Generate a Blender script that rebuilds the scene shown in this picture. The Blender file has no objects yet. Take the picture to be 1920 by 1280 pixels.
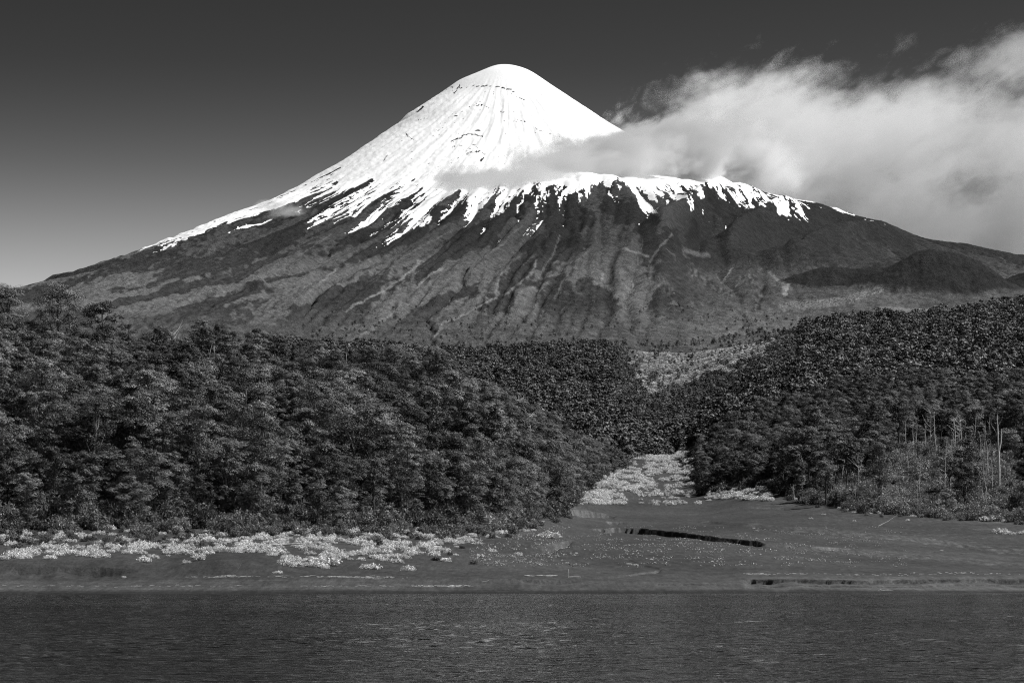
import bpy, math, random
import numpy as np
from mathutils import Vector
C = bpy.context
scene = C.scene
rng = np.random.default_rng(7)
random.seed(7)

# ------------------------------------------------------------------ camera
F = 4700.0            # focal length in units of 1/1920 of the frame width
HOR = 1077.0          # height of the horizon line in the same units
CAMZ = 3.0            # deck of a boat
cam_d = bpy.data.cameras.new('camera')
cam = bpy.data.objects.new('camera', cam_d)
scene.collection.objects.link(cam)
cam.location = (0, 0, CAMZ)
cam.rotation_euler = (math.radians(90), 0, 0)
cam_d.sensor_width = 36
cam_d.lens = 36 * F / 1920
cam_d.shift_y = (HOR - 640) / 1920
cam_d.clip_start = 0.5
cam_d.clip_end = 60000
scene.camera = cam

# ------------------------------------------------------------------ sky, sun, exposure
SUN_EL = math.radians(54)
sdir = Vector((math.cos(SUN_EL) * math.cos(math.radians(3)), math.cos(SUN_EL) * math.sin(math.radians(3)), math.sin(SUN_EL)))
SUN_ROT = math.atan2(sdir.x, sdir.y)
world = bpy.data.worlds.new("World")
scene.world = world
world.use_nodes = True
nt = world.node_tree
nt.nodes.clear()
sky = nt.nodes.new('ShaderNodeTexSky')
sky.sky_type = 'NISHITA'
sky.sun_disc = False
sky.sun_elevation = SUN_EL
sky.sun_rotation = SUN_ROT
sky.altitude = 200
sky.air_density = 1.0
sky.dust_density = 0.6
# black-and-white photograph through a red filter: only the red part of the sky counts
sep = nt.nodes.new('ShaderNodeSeparateColor')
pw = nt.nodes.new('ShaderNodeMath'); pw.operation = 'POWER'; pw.inputs[1].default_value = 2.1
mg = nt.nodes.new('ShaderNodeMath'); mg.operation = 'MULTIPLY'; mg.inputs[1].default_value = 0.35
tc = nt.nodes.new('ShaderNodeTexCoord'); sx = nt.nodes.new('ShaderNodeSeparateXYZ')
nt.links.new(tc.outputs['Generated'], sx.inputs[0])
cr = nt.nodes.new('ShaderNodeValToRGB')
el = cr.color_ramp; el.interpolation = 'B_SPLINE'
for i_, (p_, v_) in enumerate([(0.0, 1.1), (0.09, 0.98), (0.125, 0.70), (0.16, 0.32), (0.20, 0.165), (0.30, 0.15)]):
    e_ = el.elements[i_] if i_ < 2 else el.elements.new(p_)
    e_.position = p_; e_.color = (v_, v_, v_, 1)
m2 = nt.nodes.new('ShaderNodeMath'); m2.operation = 'MULTIPLY'
nt.links.new(sx.outputs[2], cr.inputs[0]); nt.links.new(cr.outputs[0], m2.inputs[1])
bg = nt.nodes.new('ShaderNodeBackground'); bg.inputs['Strength'].default_value = 0.1
wo = nt.nodes.new('ShaderNodeOutputWorld')
nt.links.new(sky.outputs[0], sep.inputs[0])
nt.links.new(sep.outputs[0], pw.inputs[0])
nt.links.new(pw.outputs[0], mg.inputs[0])
nt.links.new(mg.outputs[0], m2.inputs[0])
nt.links.new(m2.outputs[0], bg.inputs['Color'])
nt.links.new(bg.outputs[0], wo.inputs['Surface'])

sun_d = bpy.data.lights.new('sun', 'SUN')
sun_d.energy = 5.0
sun_d.angle = math.radians(0.5)
sun_d.color = (1.0, 1.0, 1.0)
sun = bpy.data.objects.new('sun', sun_d)
scene.collection.objects.link(sun)
sun.rotation_euler = sdir.to_track_quat('Z', 'Y').to_euler()
sun.location = (200, 300, 500)

vs = scene.view_settings
vs.view_transform = 'Standard'; vs.look = 'None'; vs.gamma = 1.0; vs.use_curve_mapping = False
vs.exposure = 0.2
scene.cycles.use_denoising = True
scene.cycles.denoising_prefilter = 'NONE'
scene.cycles.denoising_input_passes = 'RGB_ALBEDO_NORMAL'
scene.cycles.filter_width = 1.15
scene.cycles.max_bounces = 10
scene.cycles.diffuse_bounces = 2
scene.cycles.glossy_bounces = 2
scene.cycles.transmission_bounces = 2
scene.cycles.transparent_max_bounces = 8
scene.cycles.volume_bounces = 4
scene.cycles.volume_max_steps = 256
scene.cycles.volume_step_rate = 1.0

# ------------------------------------------------------------------ helpers
def link(o):
    scene.collection.objects.link(o)
    return o

def mesh_np(name, verts, faces, smooth=True):
    """mesh from an (n,3) array and an (m,k) array of indices"""
    verts = np.asarray(verts, np.float32); faces = np.asarray(faces, np.int32)
    me = bpy.data.meshes.new(name)
    me.vertices.add(len(verts)); me.vertices.foreach_set('co', verts.ravel())
    k = faces.shape[1]
    me.loops.add(faces.size); me.loops.foreach_set('vertex_index', faces.ravel())
    me.polygons.add(len(faces))
    me.polygons.foreach_set('loop_start', np.arange(0, faces.size, k, dtype=np.int32))
    me.polygons.foreach_set('loop_total', np.full(len(faces), k, np.int32))
    me.polygons.foreach_set('use_smooth', np.full(len(faces), smooth, bool))
    me.update(calc_edges=True)
    return me

def attr(me, name, vals):
    a = me.attributes.new(name, 'FLOAT', 'POINT')
    a.data.foreach_set('value', np.asarray(vals, np.float32).ravel())

def tag(o, label=None, cat=None, group=None, kind=None):
    if label: o['label'] = label
    if cat: o['category'] = cat
    if group: o['group'] = group
    if kind: o['kind'] = kind
    return o

_perm = np.random.default_rng(1234).permutation(4096).astype(np.int32)
_gr = np.random.default_rng(99).random(4096) * 2 * math.pi
_gx, _gy = np.cos(_gr).astype(np.float32), np.sin(_gr).astype(np.float32)
def perlin(x, y, seed=0):
    x = np.asarray(x, np.float32) + np.float32((seed * 37.17) % 997); y = np.asarray(y, np.float32) + np.float32((seed * 91.73) % 991)
    x, y = np.broadcast_arrays(x, y)
    xl = np.floor(x); yl = np.floor(y)
    xi = xl.astype(np.int32); yi = yl.astype(np.int32)
    xf = x - xl; yf = y - yl
    u = xf * xf * xf * (xf * (xf * 6 - 15) + 10); v = yf * yf * yf * (yf * (yf * 6 - 15) + 10)
    def g(a, b, dx, dy):
        h = _perm[(_perm[a & 4095] + b) & 4095]
        return _gx[h] * dx + _gy[h] * dy
    n00 = g(xi, yi, xf, yf); n10 = g(xi + 1, yi, xf - 1, yf)
    n01 = g(xi, yi + 1, xf, yf - 1); n11 = g(xi + 1, yi + 1, xf - 1, yf - 1)
    return (n00 * (1 - u) + n10 * u) * (1 - v) + (n01 * (1 - u) + n11 * u) * v * 1.0

def fbm(x, y, octaves=4, seed=0, gain=0.5):
    t = 0; a = 1; n = 0
    for i in range(octaves):
        t = t + a * perlin(x * 2 ** i, y * 2 ** i, seed + i * 11); n += a; a *= gain
    return t / n * 1.6

def ridged(x, y, octaves=4, seed=0):
    t = 0; a = 1; n = 0
    for i in range(octaves):
        t = t + a * (1 - 2.2 * np.abs(perlin(x * 2 ** i, y * 2 ** i, seed + i * 7))); n += a; a *= 0.5
    return t / n

def sstep(a, b, x):
    t = np.clip((x - a) / (b - a), 0, 1)
    return t * t * (3 - 2 * t)

def poly_dist(X, Y, pts):
    """distance to a polyline and the fraction along it"""
    X = np.asarray(X, np.float32); Y = np.asarray(Y, np.float32)
    if X.size > 50000:                                   # only look near the line
        p = np.array(pts); far = 140.0
        m = (X > p[:, 0].min() - far) & (X < p[:, 0].max() + far) & (Y > p[:, 1].min() - far) & (Y < p[:, 1].max() + far)
        D = np.full(X.shape, 140.0, np.float32); Fq = np.zeros(X.shape, np.float32)
        if m.any():
            idx = np.nonzero(m)
            k = 0
            a, b = _pd(X[idx], Y[idx], pts)
            D[idx] = a; Fq[idx] = b
        return D, Fq
    return _pd(X, Y, pts)

def _pd(X, Y, pts):
    best = np.full(np.shape(X), 1e9, np.float32); frac = np.zeros(np.shape(X), np.float32)
    n = len(pts) - 1
    for i in range(n):
        ax, ay = pts[i]; bx, by = pts[i + 1]
        dx, dy = bx - ax, by - ay
        t = np.clip(((X - ax) * dx + (Y - ay) * dy) / (dx * dx + dy * dy), 0, 1)
        d = np.hypot(X - ax - t * dx, Y - ay - t * dy)
        m = d < best
        best = np.where(m, d, best); frac = np.where(m, (i + t) / n, frac)
    return best, frac

# ------------------------------------------------------------------ materials (all grey: a black-and-white photograph)
def mat_new(name):
    m = bpy.data.materials.new(name); m.use_nodes = True
    n = m.node_tree; n.nodes.clear()
    out = n.nodes.new('ShaderNodeOutputMaterial')
    return m, n, out

class NB:
    def __init__(s, n): s.n = n
    def add(s, t, **k):
        x = s.n.nodes.new(t)
        for a, b in k.items(): setattr(x, a, b)
        return x
    def val(s, sock, v):
        if hasattr(v, 'is_output') or isinstance(v, bpy.types.NodeSocket): s.n.links.new(v, sock)
        elif sock.type == 'RGBA': sock.default_value = (v, v, v, 1)
        else: sock.default_value = v
    def math(s, op, a, b=None, c=None, clamp=False):
        x = s.add('ShaderNodeMath', operation=op); x.use_clamp = clamp
        s.val(x.inputs[0], a)
        if b is not None: s.val(x.inputs[1], b)
        if c is not None: s.val(x.inputs[2], c)
        return x.outputs[0]
    def noise(s, vec, scale, detail=4, rough=0.55, dist=0.0):
        x = s.add('ShaderNodeTexNoise')
        if vec is not None: s.n.links.new(vec, x.inputs['Vector'])
        x.inputs['Scale'].default_value = scale; x.inputs['Detail'].default_value = detail
        x.inputs['Roughness'].default_value = rough; x.inputs['Distortion'].default_value = dist
        return x.outputs[0]
    def pos(s): return s.add('ShaderNodeNewGeometry').outputs['Position']
    def mapping(s, vec, scale=(1, 1, 1), loc=(0, 0, 0)):
        x = s.add('ShaderNodeMapping'); s.n.links.new(vec, x.inputs[0])
        x.inputs['Scale'].default_value = scale; x.inputs['Location'].default_value = loc
        return x.outputs[0]
    def attr(s, name):
        x = s.add('ShaderNodeAttribute'); x.attribute_name = name
        return x.outputs['Fac']
    def mrange(s, v, a, b, c, d, smooth=False):
        x = s.add('ShaderNodeMapRange')
        if smooth: x.interpolation_type = 'SMOOTHSTEP'
        s.val(x.inputs[0], v)
        for i, q in enumerate((a, b, c, d)): s.val(x.inputs[i + 1], q)
        return x.outputs[0]

def principled(nb, out, col, rough=0.9, bump=None, bstr=0.5, bdist=1.0, spec=0.2):
    p = nb.add('ShaderNodeBsdfPrincipled')
    nb.val(p.inputs['Base Color'], col)
    nb.val(p.inputs['Roughness'], rough)
    p.inputs['Specular IOR Level'].default_value = spec
    if bump is not None:
        b = nb.add('ShaderNodeBump'); b.inputs['Strength'].default_value = bstr; b.inputs['Distance'].default_value = bdist
        nb.val(b.inputs['Height'], bump)
        nb.n.links.new(b.outputs[0], p.inputs['Normal'])
    nb.n.links.new(p.outputs[0], out.inputs['Surface'])
    return p

def m_leaf(name, lo, hi, trans=0.06, spread=0.5):
    m, n, out = mat_new(name); nb = NB(n)
    oi = nb.add('ShaderNodeObjectInfo')
    a = nb.attr('tone')
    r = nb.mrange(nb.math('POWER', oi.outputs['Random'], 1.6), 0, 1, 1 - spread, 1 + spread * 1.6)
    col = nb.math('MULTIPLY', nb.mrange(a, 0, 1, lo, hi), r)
    d = nb.add('ShaderNodeBsdfPrincipled'); nb.val(d.inputs['Base Color'], col)
    d.inputs['Roughness'].default_value = 0.55; d.inputs['Specular IOR Level'].default_value = 0.35
    t = nb.add('ShaderNodeBsdfTranslucent'); nb.val(t.inputs['Color'], col)
    mx = nb.add('ShaderNodeMixShader'); mx.inputs[0].default_value = trans
    n.links.new(d.outputs[0], mx.inputs[1]); n.links.new(t.outputs[0], mx.inputs[2])
    n.links.new(mx.outputs[0], out.inputs['Surface'])
    return m

M_LEAF = m_leaf('dark_evergreen_leaves', 0.016, 0.17, spread=0.68)
M_FAR = m_leaf('distant_evergreen_leaves', 0.02, 0.15, spread=0.7)
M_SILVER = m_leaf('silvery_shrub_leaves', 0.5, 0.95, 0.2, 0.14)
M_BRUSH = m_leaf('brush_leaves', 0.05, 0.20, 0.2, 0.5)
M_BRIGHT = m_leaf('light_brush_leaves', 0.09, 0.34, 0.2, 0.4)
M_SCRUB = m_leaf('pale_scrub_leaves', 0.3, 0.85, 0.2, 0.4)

def m_bark(name, lo, hi):
    m, n, out = mat_new(name); nb = NB(n)
    v = nb.mapping(nb.add('ShaderNodeTexCoord').outputs['Object'], (3, 3, 0.7))
    x = nb.noise(v, 1.2, 5)
    principled(nb, out, nb.mrange(x, 0.35, 0.65, lo, hi), 0.9, x, 0.5, 0.05)
    return m
M_BARK = m_bark('dark_bark', 0.03, 0.10)
M_PALE = m_bark('bleached_wood', 0.35, 0.7)
M_GREYBARK = m_bark('pale_bark', 0.12, 0.34)
M_STEM = m_bark('pale_stem_bark', 0.35, 0.75)

# ------------------------------------------------------------------ the land, as a height over bearing X and distance d
# X is the bearing in 1/1920 of the frame width, a ground point lies at x = d*(X-960)/F, y = d
def z_of(Y, d): return CAMZ + (HOR - Y) * d / F
def Y_of(z, d): return HOR - (z - CAMZ) * F / d

shore_d = lambda X: np.interp(X, [-300, 0, 1000, 1920, 2200], [388, 392, 403, 419, 424])

fan = [(700, 1014), (800, 1000), (1000, 978), (1100, 967), (1300, 945), (1500, 915), (1800, 880), (2000, 860), (2100, 850)]
cols = {
 -300: [(405, 1106), (428, 1083), (432, 1082), (450, 1050), (470, 1037), (520, 1020), (575, 1004), (650, 945), (800, 790), (1000, 650), (1150, 640), (1500, 690), (3600, 650)],
 0:    [(405, 1106), (428, 1083), (432, 1081), (442, 1049), (470, 1037), (520, 1020), (575, 1004), (650, 940), (800, 790), (980, 712), (1100, 710), (1400, 725), (3600, 650)],
 120:  [(405, 1106), (428, 1083), (432, 1081), (442, 1049), (470, 1037), (520, 1020), (575, 1003), (650, 940), (800, 812), (980, 716), (1100, 716), (1400, 730), (3600, 650)],
 250:  [(405, 1106), (428, 1083), (432, 1081), (443, 1050), (470, 1040), (520, 1020), (580, 1002), (650, 945), (800, 800), (980, 712), (1100, 710), (1400, 725), (3600, 650)],
 300:  [(405, 1106), (428, 1084), (434, 1081), (455, 1058), (480, 1042), (520, 1024), (580, 1002), (650, 945), (800, 800), (980, 712), (1100, 710), (1400, 725), (3600, 650)],
 420:  [(405, 1106), (428, 1084), (432, 1082), (444, 1044), (470, 1036), (520, 1020), (590, 1000), (650, 948), (800, 805), (980, 712), (1100, 710), (1400, 725), (3600, 655)],
 510:  [(405, 1106), (428, 1084), (434, 1082), (452, 1054), (475, 1040), (530, 1020), (590, 998), (650, 950), (800, 810), (980, 702), (1100, 702), (1400, 720), (3600, 660)],
 560:  [(405, 1106), (428, 1084), (440, 1078), (465, 1060), (490, 1044), (540, 1020), (600, 996), (660, 950), (800, 820), (950, 736), (1060, 734), (1400, 730), (3600, 660)],
 640:  [(405, 1106), (428, 1084), (440, 1080), (470, 1064), (500, 1046), (550, 1020), (610, 994), (680, 945), (800, 838), (950, 758), (1060, 752), (1400, 740), (3600, 660)],
 760:  [(405, 1106), (428, 1084), (440, 1080), (470, 1066), (510, 1050), (570, 1025), (630, 998), (700, 955), (820, 840), (960, 756), (1060, 750), (1400, 740), (3400, 668), (3600, 664)],
 900:  [(405, 1106), (428, 1084), (440, 1080), (480, 1066), (530, 1045), (600, 1015), (670, 988), (740, 950), (850, 865), (980, 798), (1100, 790), (1500, 800), (2400, 755), (3300, 676), (3600, 660)],
 980:  [(405, 1106), (428, 1084), (440, 1080), (500, 1062), (560, 1040), (620, 1015), (700, 990), (800, 955), (900, 890), (1050, 825), (1200, 812), (1600, 840), (2400, 755), (3300, 670), (3600, 658)],
 1050: [(405, 1106), (430, 1086), (450, 1078), (520, 1060), (600, 1030), (660, 1008), (740, 990), (880, 975), (980, 945), (1150, 885), (1300, 865), (1600, 860), (2400, 765), (3300, 668), (3600, 656)],
 1100: [(405, 1106), (430, 1088), (470, 1076), (540, 1058), (620, 1030), (700, 1014), (800, 998), (950, 980), (1050, 962), (1250, 935), (1450, 890), (1700, 860), (2400, 775), (3300, 665), (3600, 654)],
 1160: [(405, 1106), (430, 1090), (470, 1080), (540, 1060), (600, 1032)] + fan[:5] + [(1500, 912), (1700, 880), (2000, 840), (2400, 775), (3300, 664), (3600, 652)],
 1240: [(405, 1106), (430, 1092), (470, 1080), (540, 1056), (600, 1034)] + fan[:7] + [(2000, 862), (2200, 835), (2500, 780), (2900, 725), (3300, 680), (3700, 655)],
 1290: [(405, 1106), (430, 1092), (470, 1080), (540, 1056), (600, 1034)] + fan + [(2400, 810), (2700, 760), (3000, 712), (3300, 676), (3700, 650)],
 1330: [(405, 1105), (430, 1092), (470, 1080), (540, 1056), (600, 1034)] + fan[:5] + [(1400, 925), (1600, 870), (2000, 815), (2400, 765), (2800, 712), (3100, 680), (3400, 662), (3700, 646)],
 1400: [(405, 1105), (430, 1088), (450, 1080), (540, 1056), (600, 1034), (700, 1012), (800, 997), (1000, 968), (1220, 932), (1300, 912), (1500, 848), (1800, 792), (2200, 742), (2600, 702), (3000, 668), (3400, 645), (3700, 636)],
 1500: [(405, 1104), (430, 1087), (450, 1078), (540, 1058), (640, 1034), (760, 1010), (900, 985), (1100, 950), (1250, 895), (1400, 850), (1700, 785), (2200, 715), (2700, 662), (3200, 620), (3500, 616)],
 1600: [(405, 1104), (430, 1087), (450, 1078), (560, 1062), (680, 1038), (800, 1008), (990, 966), (1100, 925), (1300, 850), (1500, 795), (1800, 735), (2200, 688), (2700, 640), (3200, 606), (3500, 604)],
 1760: [(405, 1104), (430, 1087), (450, 1078), (580, 1064), (700, 1040), (820, 1010), (960, 975), (1050, 930), (1250, 848), (1500, 785), (1800, 725), (2300, 655), (2800, 614), (3200, 603), (3500, 604)],
 1920: [(410, 1104), (436, 1087), (450, 1079), (600, 1068), (720, 1042), (840, 1010), (940, 981), (1040, 925), (1250, 838), (1500, 770), (1800, 705), (2300, 634), (2800, 590), (3200, 575), (3500, 585)],
 2250: [(410, 1104), (436, 1087), (450, 1079), (600, 1068), (720, 1042), (840, 1010), (940, 981), (1040, 925), (1250, 838), (1500, 765), (1800, 695), (2300, 620), (2800, 565), (3200, 545), (3500, 560)],
}
LX = np.arange(-300, 2251, 10.0)
LD = np.exp(np.linspace(math.log(395), math.log(3700), 500))
_keys = sorted(cols)
_cy = []
for k in _keys:
    pts = cols[k]; sd = float(shore_d(k))
    dd = [sd] + [p[0] + (sd - 400) * max(0, 1 - (p[0] - 400) / 60.0) for p in pts]
    zz = [0.0] + [z_of(p[1], q) for p, q in zip(pts, dd[1:])]
    _cy.append(np.interp(LD, dd, zz, left=-0.3))
_cy = np.array(_cy)                                     # (columns, distances)
LZ = np.array([np.interp(LX, _keys, _cy[:, j]) for j in range(len(LD))])      # (distances, bearings)
def gsm(a, s, axis):
    r = int(3 * s) + 1
    k = np.exp(-0.5 * (np.arange(-r, r + 1) / s) ** 2); k /= k.sum()
    p = np.concatenate([np.repeat(np.take(a, [0], axis), r, axis), a, np.repeat(np.take(a, [-1], axis), r, axis)], axis)
    return np.apply_along_axis(lambda v: np.convolve(v, k, 'valid'), axis, p)
LZs = gsm(gsm(LZ, 1.6, 1), 1.0, 0)
_w = sstep(450, 700, LD)[:, None]
LZ2 = gsm(gsm(LZ, 3.0, 1), 5.0, 0)
LZ = LZs * (1 - _w) + LZ2 * _w

def lattice(X, d):
    fx = np.clip((X - LX[0]) / 10.0, 0, len(LX) - 1.001)
    fd = np.clip(np.log(np.maximum(d, 1) / LD[0]) / math.log(LD[1] / LD[0]), 0, len(LD) - 1.001)
    i = fx.astype(int); j = fd.astype(int); a = fx - i; b = fd - j
    return (LZ[j, i] * (1 - a) + LZ[j, i + 1] * a) * (1 - b) + (LZ[j + 1, i] * (1 - a) + LZ[j + 1, i + 1] * a) * b

# the cone of the volcano
SD = 12000.0
SXc = SD * (945 - 960) / F
def prof(px, py, sgn):
    return [abs(x - 945) / F * SD for x in px], [z_of(y, SD) for y in py]
Lr, Lz = prof([945, 935, 920, 895, 860, 830, 790, 770, 735, 680, 620, 560, 500, 420, 340, 280, 200, 120, 40, -60],
              [121.5, 122, 126, 137, 150, 172, 196, 209, 239, 275, 313, 346, 378, 409, 445, 467, 494, 521, 544, 566], -1)
Rr, Rz = prof([945, 965, 985, 1000, 1050, 1100, 1150, 1200, 1400, 1500, 1580, 1650, 1750, 1850, 1920, 2000],
              [121.5, 124, 129, 136, 170, 203, 235, 263, 350, 385, 412, 435, 462, 486, 500, 514], 1)
Lr += [4000, 6500, 9500]; Lz += [990, 560, 230]
Rr += [4000, 6500, 9500]; Rz += [1130, 600, 250]
Fr = [0, 60, 150, 300, 600, 1200, 2200, 3500, 5000, 6500, 7800, 8600, 9500]
Fz = [2441, 2436, 2392, 2262, 2060, 1745, 1432, 1110, 812, 565, 395, 303, 210]
def smooth_prof(r, z):
    q = np.arange(0, 9500, 10.0); v = np.interp(q, r, z)
    return q, gsm(v[:, None], 2.0, 0)[:, 0]
PL, PR, PF = smooth_prof(Lr, Lz), smooth_prof(Rr, Rz), smooth_prof(Fr, Fz)
def cone(x, y):
    dx = x - SXc; dy = y - SD
    r = np.hypot(dx, dy); a = dx / np.maximum(r, 1)
    wl = np.clip(-a, 0, 1) ** 2; wr = np.clip(a, 0, 1) ** 2
    return (np.interp(r, *PL) * wl + np.interp(r, *PR) * wr + np.interp(r, *PF) * (1 - wl - wr))

# bring the skyline of the cone down to the observed one: the flanks in front of the summit plane must not stand above it
_sky = sorted([(945 - (a / SD * F), b) for a, b in zip(Lr[:20], [121.5, 122, 126, 137, 150, 172, 196, 209, 239, 275, 313, 346, 378, 409, 445, 467, 494, 521, 546, 570])] +
              [(945 + (a / SD * F), b) for a, b in zip(Rr[1:16], [124, 129, 136, 170, 203, 235, 263, 350, 385, 412, 435, 462, 486, 500, 514])])
CX = np.arange(-300, 2251, 10.0)
sky_t = np.interp(CX, [p[0] for p in _sky] , [p[1] for p in _sky])
sky_t[CX < -60] = 570 + (-60 - CX[CX < -60]) * 0.2
sky_t[CX > 2000] = 514 + (CX[CX > 2000] - 2000) * 0.16
CORR = np.zeros(len(CX))
_cone0 = cone
def corr_w(d): return sstep(4800, 8800, d)
_dq = np.arange(5200, 13500, 40.0)
_cX, _cD = np.meshgrid(CX, _dq)
_c0 = _cone0(_cD * (_cX - 960) / F, _cD)
for _ in range(6):
    _yy = Y_of(_c0 - CORR[None] * _cD / F * corr_w(_cD), _cD).min(0)
    CORR = np.maximum(CORR + (sky_t - _yy) * (np.abs(CX - 945) > 60), -20)
    CORR = gsm(CORR[:, None], 1.5, 0)[:, 0]
def cone(x, y):
    X_ = 960 + x * F / np.maximum(y, 100)
    return _cone0(x, y) - np.interp(X_, CX, CORR) * y / F * corr_w(y)

# fall lines: s stays the same along the way a stone would roll, as seen over bearing X and height Y
_fy = np.arange(100, 720, 1.0)
_xa = np.interp(_fy, [100, 200, 400, 550, 720], [945, 945, 1030, 1230, 1330])
_L = np.interp(_fy, [100, 150, 200, 300, 400, 550, 720], [30, 50, 85, 170, 265, 245, 320])
_A = np.zeros_like(_fy); _B = np.ones_like(_fy); _A[0] = 945
for _i in range(1, len(_fy)):
    _B[_i] = _B[_i - 1] * (1 + 1.0 / _L[_i]); _A[_i] = _A[_i - 1] + (_A[_i - 1] - _xa[_i]) / _L[_i]
_b4 = np.interp(400, _fy, _B); _a4 = np.interp(400, _fy, _A)
def fall(X, Y):
    A = np.interp(Y, _fy, _A); B = np.interp(Y, _fy, _B)
    return _a4 + (X - A) / B * _b4

def bump_at(X, Y, d, cx, cy, rx, ry, p=2.0):
    q = ((X - cx) / rx) ** 2 + ((Y - cy) / ry) ** 2
    return np.clip(1 - q, 0, 1) ** p

def height(X, d):
    """height of the land, and the volcano fields (snow etc. are worked out later)"""
    x = d * (X - 960) / F
    zl = lattice(X, d)
    zc = cone(x, d)
    w = sstep(3300, 5200, d)
    return zl * (1 - w) + zc * w

def Dof(X, Y, d0=396, d1=3400):
    """distance at which the land on bearing X shows at height Y (first hit)"""
    q = np.exp(np.linspace(math.log(d0), math.log(d1), 700))
    yy = Y_of(height(np.full(700, float(X)), q), q)
    i = np.argmax(yy <= Y)
    if yy[i] > Y: return d1
    if i == 0: return d0
    t = (yy[i - 1] - Y) / max(1e-6, yy[i - 1] - yy[i])
    return float(q[i - 1] + t * (q[i] - q[i - 1]))

# cut banks in the sand: (list of (X, Y of the upper edge, height in m), run-out in m)
banks = [
 ([(1105, 991, 0.0), (1125, 991, 0.8), (1137, 992, 1.8), (1148, 989, 3.2), (1165, 989, 3.2), (1200, 990, 3.4), (1240, 994, 3.3), (1270, 996, 3.4), (1300, 1000, 3.0), (1340, 1006, 2.3), (1365, 1009, 1.5), (1395, 1011, 2.2), (1420, 1014, 1.9), (1437, 1018, 0.0)], 34, 0.5),
 ([(1136, 976, 0.0), (1146, 977, 2.0), (1160, 978, 1.4), (1176, 980, 0.0)], 25, 1.0),
 ([(1030, 960, 0.0), (1070, 957, 1.6), (1100, 958, 2.6), (1135, 963, 2.2), (1155, 968, 0.0)], 40, 4.0),
 ([(1395, 1087, 0.0), (1408, 1085, 0.8), (1500, 1085, 0.85), (1600, 1086, 0.6), (1680, 1085, 0.85), (1800, 1085, 0.8), (1920, 1084, 0.85), (2250, 1084, 0.8)], 16, 0.12),
 ([(972, 1087, 0.0), (985, 1087, 0.6), (1020, 1087, 0.8), (1060, 1087, 0.6), (1092, 1087, 0.0)], 10, 0.12),
 ([(1225, 1094, 0.0), (1235, 1094, 0.3), (1310, 1094, 0.28), (1395, 1095, 0.0)], 8, 0.1),
 ([(1520, 1024, 0.0), (1540, 1025, 0.9), (1575, 1026, 0.7), (1600, 1028, 0.0)], 20, 0.6),
 ([(10, 1067, 0.0), (30, 1066, 0.7), (70, 1064, 1.3), (105, 1062, 0.35), (150, 1064, 1.2), (190, 1062, 1.2), (225, 1065, 0.9), (262, 1068, 0.0)], 8, 1.3),
 ([(-100, 1026, 0.8), (0, 1027, 1.1), (50, 1026, 1.2), (85, 1025, 0.0)], 14, 0.6),
 ([(55, 1024, 0.0), (120, 1020, 0.8), (200, 1018, 0.6), (230, 1018, 0.0)], 14, 0.6),
 ([(1400, 1091, 0.0), (1450, 1091, 0.25), (1700, 1092, 0.28), (1920, 1091, 0.25), (2250, 1091, .25)], 6, 0.2),
 ([(1280, 962, 0.0), (1400, 950, 0.0), (1420, 951, 0.6), (1470, 953, 0.5), (1490, 955, 0.0)], 15, 0.8),
 # soft scarps of the old terraces
 ([(1285, 975, 0.0), (1330, 976, 1.0), (1450, 984, 1.3), (1560, 992, 1.2), (1640, 999, 1.1), (1780, 1014, 1.1), (1920, 1030, 1.1), (2250, 1060, 1.1)], 60, 16.0),
 ([(1437, 1019, 0.0), (1480, 1022, .7), (1600, 1030, 0.9), (1700, 1037, 0.9), (1920, 1055, 0.9), (2250, 1070, 0.8)], 45, 12.0),
 ([(1165, 1036, 0.0), (1175, 1045, 0.25), (1200, 1056, 0.35), (1236, 1064, 0.35), (1240, 1068, 0.0)], 18, 3.0),
 ([(1060, 1088, 0.0), (1120, 1083, 0.2), (1180, 1076, 0.45), (1230, 1068, 0.4), (1245, 1064, 0.0)], 12, 2.0),
 ([(955, 1038, 0.0), (985, 1030, 1.2), (1030, 1020, 1.8), (1062, 1014, 1.8), (1075, 1010, 0.0)], 22, 5.0),
]
_bank = []
for pts, run, soft in banks:
    Xs = np.array([p[0] for p in pts], float)
    xq = np.arange(Xs[0], Xs[-1] + 0.1, 3.0)
    yq = np.interp(xq, Xs, [p[1] for p in pts]); hq = np.interp(xq, Xs, [p[2] for p in pts])
    dq = np.array([Dof(a, b) for a, b in zip(xq, yq)])
    _bank.append((xq, dq, hq, run, soft))

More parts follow.
